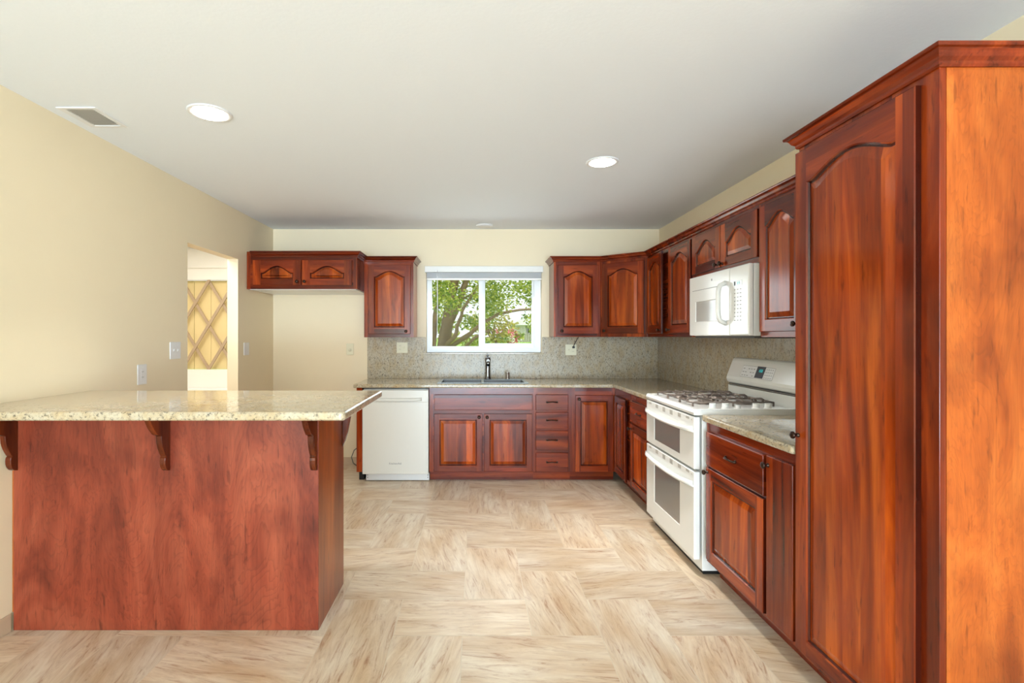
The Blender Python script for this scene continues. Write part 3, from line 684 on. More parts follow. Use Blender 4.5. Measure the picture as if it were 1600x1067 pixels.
# ------------------------------------------------------------------ pantry
y0, y1 = 2.046, 1.426
PZT = 2.15
t = rthing('pantry_cabinet', 'tall cherry pantry cabinet with one long arched door in the right foreground', 'pantry cabinet', y0)
Wp = y0-y1
MB().box(0, Wp-0.0035, 0.02, XR-FRX-0.001, 0.09, PZT, M['cherry_v']).build('carcass', t)
MB().box(0, Wp, 0, 0.0198, 0.09, PZT, M['cherry_v']).build('face_frame', t, bevel=0.0015)
MB().box(Wp-0.003, Wp, 0.0205, XR-FRX-0.001, 0.0, PZT, M['ply']).build('side_panel', t)['label'] = 'lighter orange veneer side panel'
MB().box(0, Wp-0.004, 0.075, 0.095, 0, 0.0895, M['cherry_h']).build('toe_kick', t)
d = door('door', t, y0-2.041, y0-1.484, 0.1126, 2.112, rise=0.055, stile=0.068, rail=0.06, toprail=0.078, bev=0.03)
knob(d, y0-2.041+0.022, 0.975)
o = crown('crown_molding', [(0, 0.30), (0, 0), (Wp, 0), (Wp, XR-FRX-0.002)], -1, t, dz=2.186-CH)
MB().box(0, Wp, 0, XR-FRX-0.002, PZT, 2.186, M['cherry_v']).build('top_panel', t)

# ------------------------------------------------------------------ dishwasher
x0, x1 = bx(566.3), bx(669.3)
t = thing('dishwasher', 'white built-in dishwasher with a recessed handle lip, left of the sink cabinet', 'dishwasher', (x0, DYB, 0))
Wd = x1-x0; zt_ = 0.868; zb_ = bz(741)
MB().box(0.004, Wd-0.004, 0.045, 0.60, 0.09, 0.876, M['enamel_gray']).build('tub', t)
m = MB(); outl = [(0.044, zb_), (0.004, zb_), (0.0, zb_+0.004), (0.0, 0.752), (0.004, 0.758), (0.004, zt_-0.004), (0.008, zt_), (0.044, zt_)]
m.prism(outl, 0, Wd, M['dwpanel'], 'x'); m.build('door_panel', t, bevel=0.002)
m = MB(); prof = [(0.004, 0.79), (-0.006, 0.786), (-0.018, 0.776), (-0.020, 0.768), (-0.014, 0.762), (0.004, 0.768)]
n = 16; vs = []; fs = []
for k in range(n+1):
    u = 2*k/n-1; s_ = math.sqrt(max(0.0, 1-abs(u)**4)); dz = 0.006*u*u
    vs += [(Wd/2+u*Wd*0.40, 0.004+(y_-0.004)*max(0.08, s_), z_+dz) for y_, z_ in prof]
q = len(prof)
for k in range(n):
    for i in range(q): fs.append((k*q+i, k*q+(i+1) % q, (k+1)*q+(i+1) % q, (k+1)*q+i))
m.faces(vs, fs, M['dwpanel'], True); m.poly([vs[i] for i in range(q)], M['dwpanel']); m.poly([vs[n*q+i] for i in range(q)], M['dwpanel']); m.build('handle', t)
MB().box(0.024, Wd+0.004, 0.05, 0.065, 0.006, zb_-0.003, M['plate']).build('kick_plate', t, bevel=0.002)
for xx in (0.035, Wd-0.012):
    for zz in (0.028, 0.05, 0.07): MB().box(xx, xx+0.006, 0.0494, 0.0499, zz, zz+0.010, M['slot']).build('kick_slot', t)
text('badge', 'KitchenAid', 0.026, t, (bx(617.5)-x0, -0.0005, bz(724.2)), (PI/2, 0, 0), M['print'])

# ------------------------------------------------------------------ sink, faucet, air gap
t = thing('kitchen_sink', 'dark stainless double bowl sink set in the worktop under the window', 'sink', (0, 0, CT))
m = MB(); rx0, rx1, ry0, ry1 = -0.372, 0.499, 4.757, 5.302
b1, b2 = (-0.335, 0.050), (0.078, 0.462); by0, by1 = 4.795, 5.16
m.cells([rx0, b1[0], b1[1], b2[0], b2[1], rx1], [ry0, by0, by1, ry1], lambda i, j: not (j == 1 and i in (1, 3)), 0.0005, 0.006, M['steel'])
m.build('rim', t, bevel=0.003)
for a, b in (b1, b2):
    m = MB(); dd = -0.19; th = 0.002
    ins = 0.03; cx0, cx1, cy0, cy1 = a+ins, b-ins, by0+ins, by1-ins
    T = [(a, by0), (b, by0), (b, by1), (a, by1)]; Bm = [(cx0, cy0), (cx1, cy0), (cx1, cy1), (cx0, cy1)]
    for k in range(4):
        j = (k+1) % 4
        m.poly([(T[k][0], T[k][1], 0.003), (T[j][0], T[j][1], 0.003), (Bm[j][0], Bm[j][1], dd), (Bm[k][0], Bm[k][1], dd)], M['sinkdark'])
    m.poly([(p[0], p[1], dd) for p in Bm], M['sinkdark'])
    o = m.build('bowl', t)
    MB().lathe([(0.045, 0), (0.045, 0.003), (0.02, 0.004)], ((a+b)/2, (by0+by1)/2, dd), (0, 0, 1), M['chrome'], 20).build('drain', o)
t = thing('kitchen_faucet', 'single lever chrome faucet rising behind the sink', 'faucet', (0.121, 5.225, CT+0.006))
m = MB(); m.lathe([(0.036, 0), (0.034, 0.006), (0.031, 0.012), (0.028, 0.03), (0.025, 0.09), (0.025, 0.165), (0.028, 0.18), (0.030, 0.205), (0.026, 0.224), (0.014, 0.233)], (0, 0, 0), (0, 0, 1), M['darkchrome'], 24); m.build('body', t)
m = MB(); m.tube([(0, 0, 0.165), (0, -0.05, 0.188), (0, -0.11, 0.193), (0, -0.155, 0.18), (0, -0.175, 0.155)], [0.020, 0.019, 0.019, 0.020, 0.022], M['darkchrome'], 16); m.build('spout', t)
m = MB(); m.tube([(0, 0.0, 0.225), (0, 0.004, 0.243), (0, -0.004, 0.258)], [0.011, 0.010, 0.008], M['darkchrome'], 12); m.build('lever', t)
o = MB().lathe([(0.026, 0), (0.026, 0.004), (0.022, 0.008), (0.022, 0.066), (0.017, 0.073), (0.006, 0.075)], (0, 0, 0), (0, 0, 1), M['chrome'], 20).build('sink_air_gap', loc=(0.327, 5.225, CT+0.006))
tag(o, 'short brushed metal air gap cap beside the faucet', 'air gap')

# ------------------------------------------------------------------ range
t = thing('gas_range', 'white double-oven gas range between the base cabinets on the right', 'stove', (1.25, 3.69, 0), -PI/2)
Wr = 0.81                      # local x: far -> near, local y: front -> wall
RT = 0.955
MB().box(0.003, Wr-0.003, 0.047, 0.685, 0.025, 0.915, M['enamel']).build('body', t, bevel=0.003)
MB().box(0.02, Wr-0.02, 0.06, 0.66, 0.0, 0.0245, M['black']).build('plinth', t)
# cooktop with raised rim
m = MB(); o_ = [(0.0, 0.918), (-0.004, 0.935), (0.002, RT-0.004), (0.012, RT), (0.03, RT), (0.045, RT-0.008), (0.60, RT-0.008), (0.60, 0.918)]
m.prism([(y, z) for y, z in o_], 0.0, Wr, M['enamel'], 'x'); m.build('cooktop', t, bevel=0.004, seg=3)
for a_ in (0, Wr-0.03): MB().box(a_, a_+0.03, 0.02, 0.60, RT-0.009, RT, M['enamel']).build('cooktop_rim', t, bevel=0.004)
def oven_door(z0, z1, wz0, wz1):
    m = MB()
    band = z1-0.055
    # face with window hole, thickness 0.036
    m.cells([0.004, 0.165, 0.60, Wr-0.004], [z0, wz0, wz1, z1], lambda i, j: not (i == 1 and j == 1), 0, 0.036, M['enamel'])
    m.v = [(x, z, y) for x, y, z in m.v]
    d = m.build('oven_door', t, bevel=0.006, seg=3)
    MB().box(0.160, 0.605, 0.0035, 0.02, wz0-0.004, wz1+0.004, M['ovenglass']).build('window', d, bevel=0.001)
    # bowed integrated handle
    prof = [(0.001, 0.0), (-0.030, 0.004), (-0.044, 0.014), (-0.044, 0.024), (-0.034, 0.033), (-0.018, 0.035), (-0.014, 0.028), (-0.014, 0.014), (0.001, 0.010)]
    vs = []; fs = []; n = 20; q = len(prof); zc = band-0.036
    for k in range(n+1):
        u = 2*k/n-1; s_ = 0.30+0.70*(max(0, 1-abs(u)**3.0))**0.6; dz = -0.012*(1-u*u)
        vs += [(Wr/2+u*(Wr/2-0.012), 0.001+(y-0.001)*s_, zc+z_+dz) for y, z_ in prof]
    for k in range(n):
        for i in range(q): fs.append((k*q+i, k*q+(i+1) % q, (k+1)*q+(i+1) % q, (k+1)*q+i))
    m = MB(); m.faces(vs, fs, M['enamel'], True); m.poly([vs[i] for i in range(q)], M['enamel']); m.poly([vs[n*q+i] for i in range(q)], M['enamel'])
    m.build('handle', d)
    m = MB()
    for gi, (xc, hh, nn) in enumerate(((0.085, 0.014, 2), (0.215, 0.024, 3), (0.345, 0.030, 4), (0.47, 0.030, 4), (0.60, 0.024, 4), (0.72, 0.014, 3))):
        MB().box(xc-0.022, xc+0.022, -0.0008, 0.0005, z1-0.008-hh, z1-0.008, M['ventgray']).build('vent_slot', d)
    for a in (0.03, Wr-0.035): MB().lathe([(0.004, 0), (0.004, 0.001)], (a, 0, z1-0.02), (0, -1, 0), M['ventgray'], 8).build('cap', d)
    return d
oven_door(0.607, 0.909, 0.652, 0.815); oven_door(0.088, 0.594, 0.215, 0.49)
# burners, grates, knobs
for i, (bx_, by_, r_) in enumerate(((0.17, 0.18, 0.042), (0.17, 0.43, 0.034), (0.34, 0.30, 0.036), (0.53, 0.18, 0.036), (0.53, 0.43, 0.042))):
    m = MB(); m.lathe([(r_*1.15, 0), (r_*1.1, 0.008), (r_, 0.010), (r_, 0.018), (r_*0.9, 0.021), (0.005, 0.022)], (bx_, by_, RT-0.008), (0, 0, 1), M['iron'], 22); m.build('burner', t)
def grate(xa, xb):
    m = MB(); gz = RT+0.028; r = 0.0058; ya, yb2 = 0.065, 0.555
    def P(*a): m.tube(list(a), r, M['iron'], 6)
    ym = (ya+yb2)/2
    for (p, q_) in (((xa, ya), (xb, ya)), ((xa, yb2), (xb, yb2)), ((xa, ym), (xb, ym)), ((xa, ya), (xa, yb2)), ((xb, ya), (xb, yb2))):
        P((p[0], p[1], gz-0.012), (q_[0], q_[1], gz-0.012))
    xm = (xa+xb)/2
    for yc in ((ya+ym)/2, (ym+yb2)/2):
        hy = (yb2-ya)/4
        for s_ in (-1, 1):   # humped fingers towards the burner
            P((xm, yc+s_*hy, gz-0.012), (xm, yc+s_*hy*0.85, gz), (xm, yc+s_*0.035, gz))
            P((xm+s_*(xb-xa)/2, yc, gz-0.012), (xm+s_*(xb-xa)/2*0.85, yc, gz), (xm+s_*0.03, yc, gz))
            P((xm+s_*(xb-xa)/2, yc-hy*0.5, gz-0.012), (xm+s_*(xb-xa)*0.42, yc-hy*0.5, gz), (xm+s_*(xb-xa)*0.12, yc-hy*0.5, gz))
            P((xm+s_*(xb-xa)/2, yc+hy*0.5, gz-0.012), (xm+s_*(xb-xa)*0.42, yc+hy*0.5, gz), (xm+s_*(xb-xa)*0.12, yc+hy*0.5, gz))
    for x_ in (xa, xb):
        for y_ in (ya, ym, yb2): P((x_, y_, gz-0.010), (x_, y_, RT-0.009))
    return m.build('grate', t)
grate(0.055, 0.24); grate(0.25, 0.44); grate(0.45, 0.64)
for yk in (0.135, 0.21, 0.39, 0.46):
    m = MB(); m.lathe([(0.024, 0), (0.024, 0.004), (0.019, 0.007), (0.018, 0.024), (0.016, 0.028), (0.004, 0.029)], (0.745, yk, RT-0.008), (0, 0, 1), M['enamel'], 20)
    m.box(0.741, 0.749, yk-0.018, yk+0.018, RT+0.018, RT+0.026, M['enamel']); m.build('knob', t, bevel=0.001)
m = MB(); m.lathe([(0.022, 0), (0.022, 0.004), (0.016, 0.007), (0.015, 0.022), (0.004, 0.024)], (0.745, 0.285, RT-0.008), (0, 0, 1), M['enamel_gray'], 20); m.build('knob', t)['label'] = 'grey center knob'
# backguard
m = MB(); m.box(0.0, Wr, 0.600, 0.684, RT-0.03, 1.02, M['enamel']); m.build('riser', t, bevel=0.004)
m = MB(); m.box(0.012, Wr-0.012, 0.603, 0.684, 1.0205, 1.036, M['slot'])
m.box(0.006, Wr-0.006, 0.596, 0.62, 1.026, 1.030, M['chrome']); m.build('vent_gap', t)
pr = [(0.684, 1.0365), (0.604, 1.0365), (0.594, 1.046), (0.588, 1.066), (0.590, 1.085), (0.632, 1.196), (0.642, 1.212), (0.655, 1.218), (0.684, 1.218)]
m = MB(); m.prism(pr, -0.002, Wr+0.002, M['enamel'], 'x'); bgd = m.build('console', t, bevel=0.004, seg=3)
# sloped console face frame: origin at (0.590,1.085) up to (0.632,1.196)
sl = Vector((0.632-0.590, 1.196-1.085)); slen = sl.length; sa = math.atan2(0.042, 0.111)
pan = bpy.data.objects.new('control_panel', None)
m = MB()
def onface(x, s, d=0.0008):   # point on console face; s in metres up the slope, d outwards
    nx_, nz_ = -math.cos(sa), math.sin(sa)
    return (x, 0.590+sl.x/slen*s+nx_*d, 1.085+sl.y/slen*s+nz_*d)
def frect(m, x0, x1, s0, s1, mat, d=0.001):
    a = [onface(x0, s0, d), onface(x1, s0, d), onface(x1, s1, d), onface(x0, s1, d)]; b = [onface(x0, s0, -0.0005), onface(x1, s0, -0.0005), onface(x1, s1, -0.0005), onface(x0, s1, -0.0005)]
    m.faces(a+b, [(0, 1, 2, 3), (0, 4, 5, 1), (1, 5, 6, 2), (2, 6, 7, 3), (3, 7, 4, 0)], mat)
frect(m, 0.175, 0.555, 0.010, 0.092, M['print'], 0.0004)
frect(m, 0.177, 0.553, 0.012, 0.090, M['plate'], 0.0008)
m.build('keypad', t)
m = MB(); frect(m, 0.355, 0.45, 0.014, 0.094, M['black'], 0.0018); dsp = m.build('display', t)
m = MB()
for x_, s_, w_, h_ in ((0.388, 0.056, 0.003, 0.016), (0.396, 0.071, 0.012, 0.003), (0.396, 0.063, 0.012, 0.003), (0.396, 0.055, 0.012, 0.003), (0.405, 0.056, 0.003, 0.008), (0.396, 0.064, 0.003, 0.008), (0.413, 0.071, 0.012, 0.003), (0.413, 0.063, 0.012, 0.003), (0.413, 0.055, 0.012, 0.003), (0.423, 0.056, 0.003, 0.016), (0.413, 0.056, 0.003, 0.016)):
    frect(m, x_, x_+w_, s_, s_+h_, M['teal'], 0.0024)
m.build('digits', dsp)
m = MB()
for c_ in range(5):
    for r_ in range(3):
        if (c_+r_) % 4 == 3: continue
        frect(m, 0.192+c_*0.031, 0.192+c_*0.031+0.018, 0.020+r_*0.024, 0.020+r_*0.024+0.005, M['print'], 0.0013)
for c_ in range(4):
    for r_ in range(4): frect(m, 0.463+c_*0.022, 0.463+c_*0.022+0.009, 0.018+r_*0.019, 0.018+r_*0.019+0.005, M['print'], 0.0013)
m.build('key_marks', t)
bpy.data.objects.remove(pan)

# ------------------------------------------------------------------ microwave
t = thing('microwave_oven', 'white over-the-range microwave with a bowed vertical handle', 'microwave', (1.56, 3.672, 1.375), -PI/2)
Wm, Hm_ = 0.797, 0.418
MB().box(0.002, Wm-0.002, 0.032, 0.394, 0, Hm_, M['enamel']).build('case', t, bevel=0.003)
MB().box(0.01, Wm-0.01, 0.04, 0.39, -0.014, -0.0005, M['slot']).build('underside_grille', t)
dw = 0.575
m = MB(); m.cells([0, 0.10, 0.43, dw], [0.002, 0.100, 0.238, Hm_], lambda i, j: not (i == 1 and j == 1), 0, 0.030, M['enamel'])
m.v = [(x, z, y) for x, y, z in m.v]; d = m.build('door', t, bevel=0.004, seg=3)
MB().box(0.096, 0.434, 0.004, 0.02, 0.096, 0.242, M['mwglass']).build('window', d)
m = MB(); m.box(0.05, 0.46, -0.0006, 0.001, 0.318, 0.322, M['print']); m.build('groove_line', d)
m = MB(); m.box(dw+0.003, Wm, 0.0, 0.030, 0.002, Hm_, M['enamel']); p_ = m.build('control_panel', t, bevel=0.008, seg=4)
prof = []
m = MB(); pts = []; rs = []
for k in range(17):
    u = k/8-1; pts.append((dw-0.045, -0.006-0.042*(1-abs(u)**4)**0.5 if abs(u) < 1 else 0.001, 0.205+u*0.128)); rs.append(0.014)
m.tube(pts, rs, M['enamel'], 12); m.build('handle', d)
m = MB(); m.box(dw+0.055, dw+0.15, -0.0008, 0.001, 0.300, 0.330, M['mwglass']); m.box(dw+0.06, dw+0.075, -0.0014, 0.001, 0.304, 0.326, M['black']); dsp = m.build('display', p_)
m = MB(); m.box(dw+0.10, dw+0.104, -0.0014, -0.0008, 0.308, 0.322, M['teal']); m.box(dw+0.112, dw+0.122, -0.0014, -0.0008, 0.319, 0.322, M['teal']); m.box(dw+0.119, dw+0.122, -0.0014, -0.0008, 0.308, 0.322, M['teal']); m.build('digits', dsp)
m = MB()
for r_ in range(9):
    for c_ in range(3):
        m.box(dw+0.06+c_*0.033, dw+0.074+c_*0.033, -0.0006, 0.001, 0.275-r_*0.023, 0.280-r_*0.023, M['print'])
m.build('key_marks', p_)
m = MB(); m.lathe([(0.008, 0), (0.008, 0.0008)], (0.345, 0, 0.372), (0, -1, 0), M['print'], 16); m.build('emblem', d)

# ------------------------------------------------------------------ island (breakfast bar)
IY0, IY1, IX1 = 2.343, 2.786, -0.7355
t = thing('breakfast_bar', 'reddish veneered breakfast bar base with scroll corbels in the left foreground', 'breakfast bar', (0, 0, 0))
BT = 1.0315
MB().box(XL+0.03, IX1-0.0045, IY0+0.0045, IY1-0.001, 0, BT, M['plyside']).build('core', t)
MB().box(XL+0.012, IX1, IY0, IY0+0.004, 0.001, BT, M['plyred']).build('front_panel', t, bevel=0.001)['label'] = 'wide front panel with swirling figure'
MB().box(IX1-0.004, IX1, IY0+0.0042, IY1, 0.001, BT, M['plyside']).build('end_panel', t)
MB().box(XL+0.0015, XL+0.011, IY0+0.006, IY0+0.03, 0.083, BT, M['plyside']).build('shade_strip', t)  # strip added to stand in for the shadow line between wall and panel
def corbel_profile():
    # (projection, drop) scalloped bracket silhouette
    P = [(0, 0), (0.150, 0), (0.150, 0.012), (0.143, 0.016), (0.146, 0.024), (0.141, 0.034)]
    for k in range(9):   # upper belly
        a = k/8; P.append((0.141-0.050*a-0.010*math.sin(a*PI*1.0)*-0.6, 0.034+0.066*a))
    P += [(0.086, 0.103), (0.074, 0.106), (0.064, 0.112)]
    for k in range(1, 9):
        a = k/8; P.append((0.064-0.030*a+0.008*math.sin(a*PI), 0.112+0.095*a))
    P += [(0.030, 0.210), (0.036, 0.218), (0.038, 0.230)]
    for k in range(1, 8):
        a = k/7*PI/2; P.append((0.004+0.034*math.cos(a), 0.236+0.046*math.sin(a)))
    P += [(0, 0.284)]
    return P
cpf = corbel_profile()
def corbel(face_x, front_y, axis='y'):
    m = MB()
    if axis == 'y': m.prism([(front_y-a, BT-0.001-b) for a, b in cpf], face_x-0.027, face_x, M['corbel'], 'x')
    else: m.prism([(face_x+a, BT-0.001-b) for a, b in [(0, 0), (.09, 0), (.075, .03), (.052, .07), (.043, .10), (.036, .14), (.026, .19), (.013, .235), (0, .265)]], front_y-0.027, front_y, M['corbel'], 'y')
    return m.build('corbel', t, bevel=0.003)
for fx in (-2.135, -1.4265, -0.7385): 
    corbel(fx, IY0-0.0005)
    MB().box(fx-0.034, fx+0.004, IY0-0.222, IY0-0.151, BT-0.013, BT-0.001, M['slot']).build('mounting_plate', t, bevel=0.001)
corbel(IX1+0.0005, IY1-0.002, 'x')
# bar top
ax0, ax1, ay0, ay1 = XL+0.001, -0.527, 2.012, 2.826
out = [(ax0, ay0), (ax1-0.02, ay0)]
for k in range(7): a = -PI/2+k/6*PI/2; out.append((ax1-0.02+0.02*math.cos(a), ay0+0.02+0.02*math.sin(a)))
out = out[:1]+out[2:]
for k in range(7): a = k/6*PI/2; out.append((ax1-0.02+0.02*math.cos(a), ay1-0.02+0.02*math.sin(a)))
out.append((ax0, ay1))
o = MB().prism(out, 1.032, 1.068, M['granite'], 'z').build('granite_bar_top', bevel=0.010, seg=4, angle=60)
tag(o, 'polished beige granite bar top on the breakfast bar', 'bar top')

# ------------------------------------------------------------------ electrical plates
def plate(name, label, loc, rz, w_, h_, kind, mat):
    t = thing(name, label, 'wall plate', loc, rz)
    MB().box(-w_/2, w_/2, -0.007, -0.0003, -h_/2, h_/2, M[mat]).build('cover', t, bevel=0.0025)
    n_ = len(kind)
    for i, k in enumerate(kind):
        xc = (i-(n_-1)/2)*0.046
        if k == 'o':
            m = MB(); m.box(xc-0.016, xc+0.016, -0.0085, -0.006, -0.034, 0.034, M[mat]); r_ = m.build('receptacle', t, bevel=0.001)
            m = MB()
            for zc in (-0.018, 0.018):
                for dx in (-0.006, 0.006): m.box(xc+dx-0.0012, xc+dx+0.0012, -0.0089, -0.0084, zc-0.004, zc+0.005, M['slot'])
            m.build('slots', r_)
        elif k == 's':
            m = MB(); m.prism([(-0.0065, -0.010), (-0.0065, 0.010), (-0.016, 0.008), (-0.016, 0.003)], xc-0.005, xc+0.005, M[mat], 'x'); m.build('toggle', t, bevel=0.001)
        elif k == 'd':
            m = MB(); m.lathe([(0.015, 0), (0.014, 0.006), (0.008, 0.007)], (xc, -0.0068, -0.008), (0, -1, 0), M[mat], 16); m.build('dial', t)
    return t
plate('double_outlet_plate', 'almond double wall plate on the splashback left of the window', (PX(628.5, 5.349), 5.349, PZ(543, 5.349)), 0, 0.118, 0.114, 'os', 'beige')
plate('double_outlet_plate', 'almond double outlet plate with a black plug, under the cabinet right of the window', (PX(892, 5.349), 5.349, PZ(546.5, 5.349)), 0, 0.118, 0.114, 'so', 'beige')
plate('fridge_outlet_plate', 'almond single wall plate in the empty fridge alcove', (PX(547, YB), YB, PZ(545.5, YB)), 0, 0.075, 0.122, 'd', 'beige')
LW = PI/2
def lp(px, py): y = F*2.17/(744-px); return (XL, y, EYE-(py-526)/F*y)
plate('outlet_plate', 'white outlet plate low on the left wall, just above the bar top', lp(221, 585), LW, 0.088, 0.130, 'o', 'plate')
plate('switch_plate', 'white double switch plate on the left wall before the doorway', lp(273, 547.5), LW, 0.125, 0.122, 'ss', 'plate')
plate('blank_plate', 'white plate on the left wall between doorway and fridge alcove', lp(384.5, 545), LW, 0.105, 0.118, '', 'plate')
t = thing('plug_with_cord', 'small black plug and cord hanging from the cabinet right of the window', 'power cord', (0, 0, 0))
px0, pz0 = PX(895.6, 5.34), PZ(542.5, 5.34)
MB().box(px0-0.012, px0+0.012, 5.309, 5.3385, pz0-0.010, pz0+0.010, M['black']).build('plug', t, bevel=0.003)
MB().tube([(px0, 5.315, pz0+0.008), (px0+0.012, 5.312, pz0+0.04), (px0+0.035, 5.318, pz0+0.08), (px0+0.055, 5.322, pz0+0.115), (px0+0.06, 5.322, 1.366)], 0.0035, M['black'], 8).build('cord', t)
# cable loop in the alcove
o = MB().tube([(-1.27, 5.33, 0.004), (-1.30, 5.31, 0.035), (-1.315, 5.30, 0.10), (-1.29, 5.31, 0.17), (-1.23, 5.33, 0.215), (-1.165, 5.345, 0.235), (-1.155, 5.35, 0.24)], 0.005, M['cable'], 8).build('water_line')
tag(o, 'thin grey water line curling out beside the dishwasher end panel', 'water line')

# ------------------------------------------------------------------ ceiling fittings
for (x_, y_, nm) in ((-1.366, 2.577, 'near the left wall, over the breakfast bar'), (0.829, 3.304, 'right of center, toward the stove')):
    t = thing('recessed_downlight', 'round recessed ceiling light, lit, '+nm, 'ceiling light', (x_, y_, HC), 0)
    MB().lathe([(0.106, 0.0), (0.106, -0.004), (0.098, -0.007), (0.082, -0.006), (0.080, -0.0005)], (0, 0, -0.0003), (0, 0, 1), M['plate'], 40).build('trim_ring', t)
    MB().lathe([(0.078, -0.0075), (0.078, -0.0085), (0.03, -0.0095)], (0, 0, 0), (0, 0, 1), M['lamp'], 36).build('diffuser', t)
    ld = bpy.data.lights.new('downlight', 'AREA'); ld.shape = 'DISK'; ld.size = 0.15; ld.energy = 4 if x_ < 0 else 8; ld.spread = 1.35; ld.color = (1, 0.97, 0.93)
    lo = bpy.data.objects.new('downlight', ld); C.objects.link(lo); lo.parent = t; lo.location = (0, 0, -0.012)
t = thing('ceiling_vent', 'white rectangular air vent in the ceiling by the left wall', 'air vent', (-2.0, 2.628, HC), 0)
vx, vy = 0.090, 0.118
m = MB(); m.cells([-vx-0.012, -vx+0.022, vx-0.02, vx+0.006], [-vy, -vy+0.02, vy-0.02, vy], lambda i, j: not (i == 1 and j == 1), -0.006, -0.0003, M['plate']); m.build('frame', t, bevel=0.002)
m = MB()
for k in range(13):
    y_ = -vy+0.022+k*(2*vy-0.044)/13; m.poly([(-vx+0.022, y_, -0.0055), (vx-0.02, y_, -0.0055), (vx-0.02, y_+0.013, -0.0035), (-vx+0.022, y_+0.013, -0.0035)], M['plate'])
m.build('louvers', t)
MB().box(-vx+0.022, vx-0.02, -vy+0.02, vy-0.02, -0.0009, -0.0003, M['ventgray']).build('backing', t)
o = MB().lathe([(0.085, 0), (0.085, -0.008), (0.07, -0.016), (0.02, -0.018)], (0, 0, 0), (0, 0, 1), M['plate'], 32).build('ceiling_disc', loc=(0.086, 5.18, HC-0.0004))
tag(o, 'small round white disc fitting on the ceiling above the window', 'ceiling fitting')

# ------------------------------------------------------------------ outside
mg = plain('lawn', rgb(140, 176, 70), 0.9, noise=0.25, scale=3)
m = MB(); m.poly([(-40, YB+0.2, -0.3), (40, YB+0.2, -0.3), (40, 22, 0.75), (-40, 22, 0.75)], mg); m.poly([(-40, 22, 0.75), (40, 22, 0.75), (60, 90, 1.1), (-60, 90, 1.1)], mg)
m.build('ground')['kind'] = 'structure'
bark = plain('bark', rgb(140, 118, 90), 0.9, noise=0.35, scale=14, bump=0.6)
def leafmat(name, c1_, c2_):
    m, nt, p = mat_new(name); L = nt.links.new
    g_ = N(nt, 'ShaderNodeNewGeometry'); r = ramp(nt, [(0, c1_), (1, c2_)]); L(g_.outputs['Random Per Island'], r.inputs[0]); L(r.outputs[0], p.inputs['Base Color'])
    p.inputs['Roughness'].default_value = 0.5
    tr = N(nt, 'ShaderNodeBsdfTranslucent'); L(r.outputs[0], tr.inputs[0]); ad = N(nt, 'ShaderNodeMixShader'); ad.inputs[0].default_value = 0.5
    L(p.outputs[0], ad.inputs[1]); L(tr.outputs[0], ad.inputs[2]); L(ad.outputs[0], nt.nodes['Material Output'].inputs[0]); return m
lf1 = leafmat('leaf_green', rgb(96, 132, 40), rgb(204, 208, 98)); lf2 = leafmat('leaf_olive', rgb(150, 150, 70), rgb(206, 196, 110)); pk = leafmat('petals', rgb(226, 90, 110), rgb(240, 150, 160))
def leaves(m, c, R, n, size, mat, rng=random):
    for _ in range(n):
        while True:
            d = Vector((rng.uniform(-1, 1), rng.uniform(-1, 1), rng.uniform(-1, 1)))
            if d.length < 1: break
        p = Vector(c)+Vector((d.x*R[0], d.y*R[1], d.z*R[2]))
        a = Vector((rng.uniform(-1, 1), rng.uniform(-1, 1), rng.uniform(-0.8, 0.3))).normalized(); b = a.orthogonal().normalized()
        b.rotate(Matrix.Rotation(rng.uniform(0, 6), 3, a)); s_ = size*rng.uniform(0.6, 1.3)
        m.poly([p, p+a*s_*0.5+b*s_*0.28, p+a*s_, p+a*s_*0.5-b*s_*0.28], mat)
TY = 10.5
def tp(px, py, Y=TY): return Vector(((px-744)/F*Y, Y, EYE-(py-526)/F*Y))
tree = thing('shade_tree', 'leafy tree with several leaning trunks outside the window', 'tree', (-0.75, TY, 0))
def tl(v): return Vector(v)-Vector((-0.75, TY, 0))
def limb(pts, r0, r1, name='branch'):
    n = len(pts); m = MB(); P = []
    for k in range(n-1):
        for s_ in range(4): P.append(pts[k].lerp(pts[k+1], s_/4)+Vector((random.uniform(-1, 1), random.uniform(-1, 1), 0))*0.012)
    P.append(pts[-1]); m.tube([tl(p) for p in P], [r0+(r1-r0)*i/(len(P)-1) for i in range(len(P))], bark, 10); return m.build(name, tree)
base = Vector((-0.80, TY, -0.15))
limb([base, tp(692, 545), tp(698, 510), tp(703, 480), tp(712, 430), tp(722, 380)], 0.16, 0.07, 'trunk')
limb([tp(693, 560), tp(703, 505), tp(716, 478), tp(728, 440), tp(736, 400)], 0.09, 0.05, 'trunk')
limb([tp(690, 560), tp(700, 537, 10.2), tp(711, 525, 10.1), tp(716, 505, 10.1), tp(725, 480, 10.1), tp(738, 462, 10.1), tp(748, 445, 10.1)], 0.05, 0.022)
limb([tp(692, 556), tp(712, 536, 10.2), tp(735, 522, 10), tp(752, 506, 10), tp(780, 490, 10), tp(812, 484, 10), tp(860, 482, 10)], 0.05, 0.02)
limb([tp(700, 570), tp(722, 548, 10.1), tp(742, 528, 10), tp(765, 515, 10)], 0.05, 0.02)
limb([tp(676, 560), tp(680, 500), tp(684, 460), tp(690, 410)], 0.06, 0.04)
limb([tp(712, 478), tp(690, 458), tp(670, 455)], 0.03, 0.02)
limb([tp(703, 480), tp(720, 470), tp(738, 458)], 0.03, 0.02)
rg = random.Random(5)
m = MB()
for k in range(95):
    px = rg.uniform(655, 850); py = rg.uniform(380, 478)
    if 795 < px < 832 and 458 < py: continue
    c = tl(tp(px, py, TY+rg.uniform(-1.2, 1.4))); leaves(m, c, (0.34, 0.34, 0.22), 120, 0.075, lf1, rg)
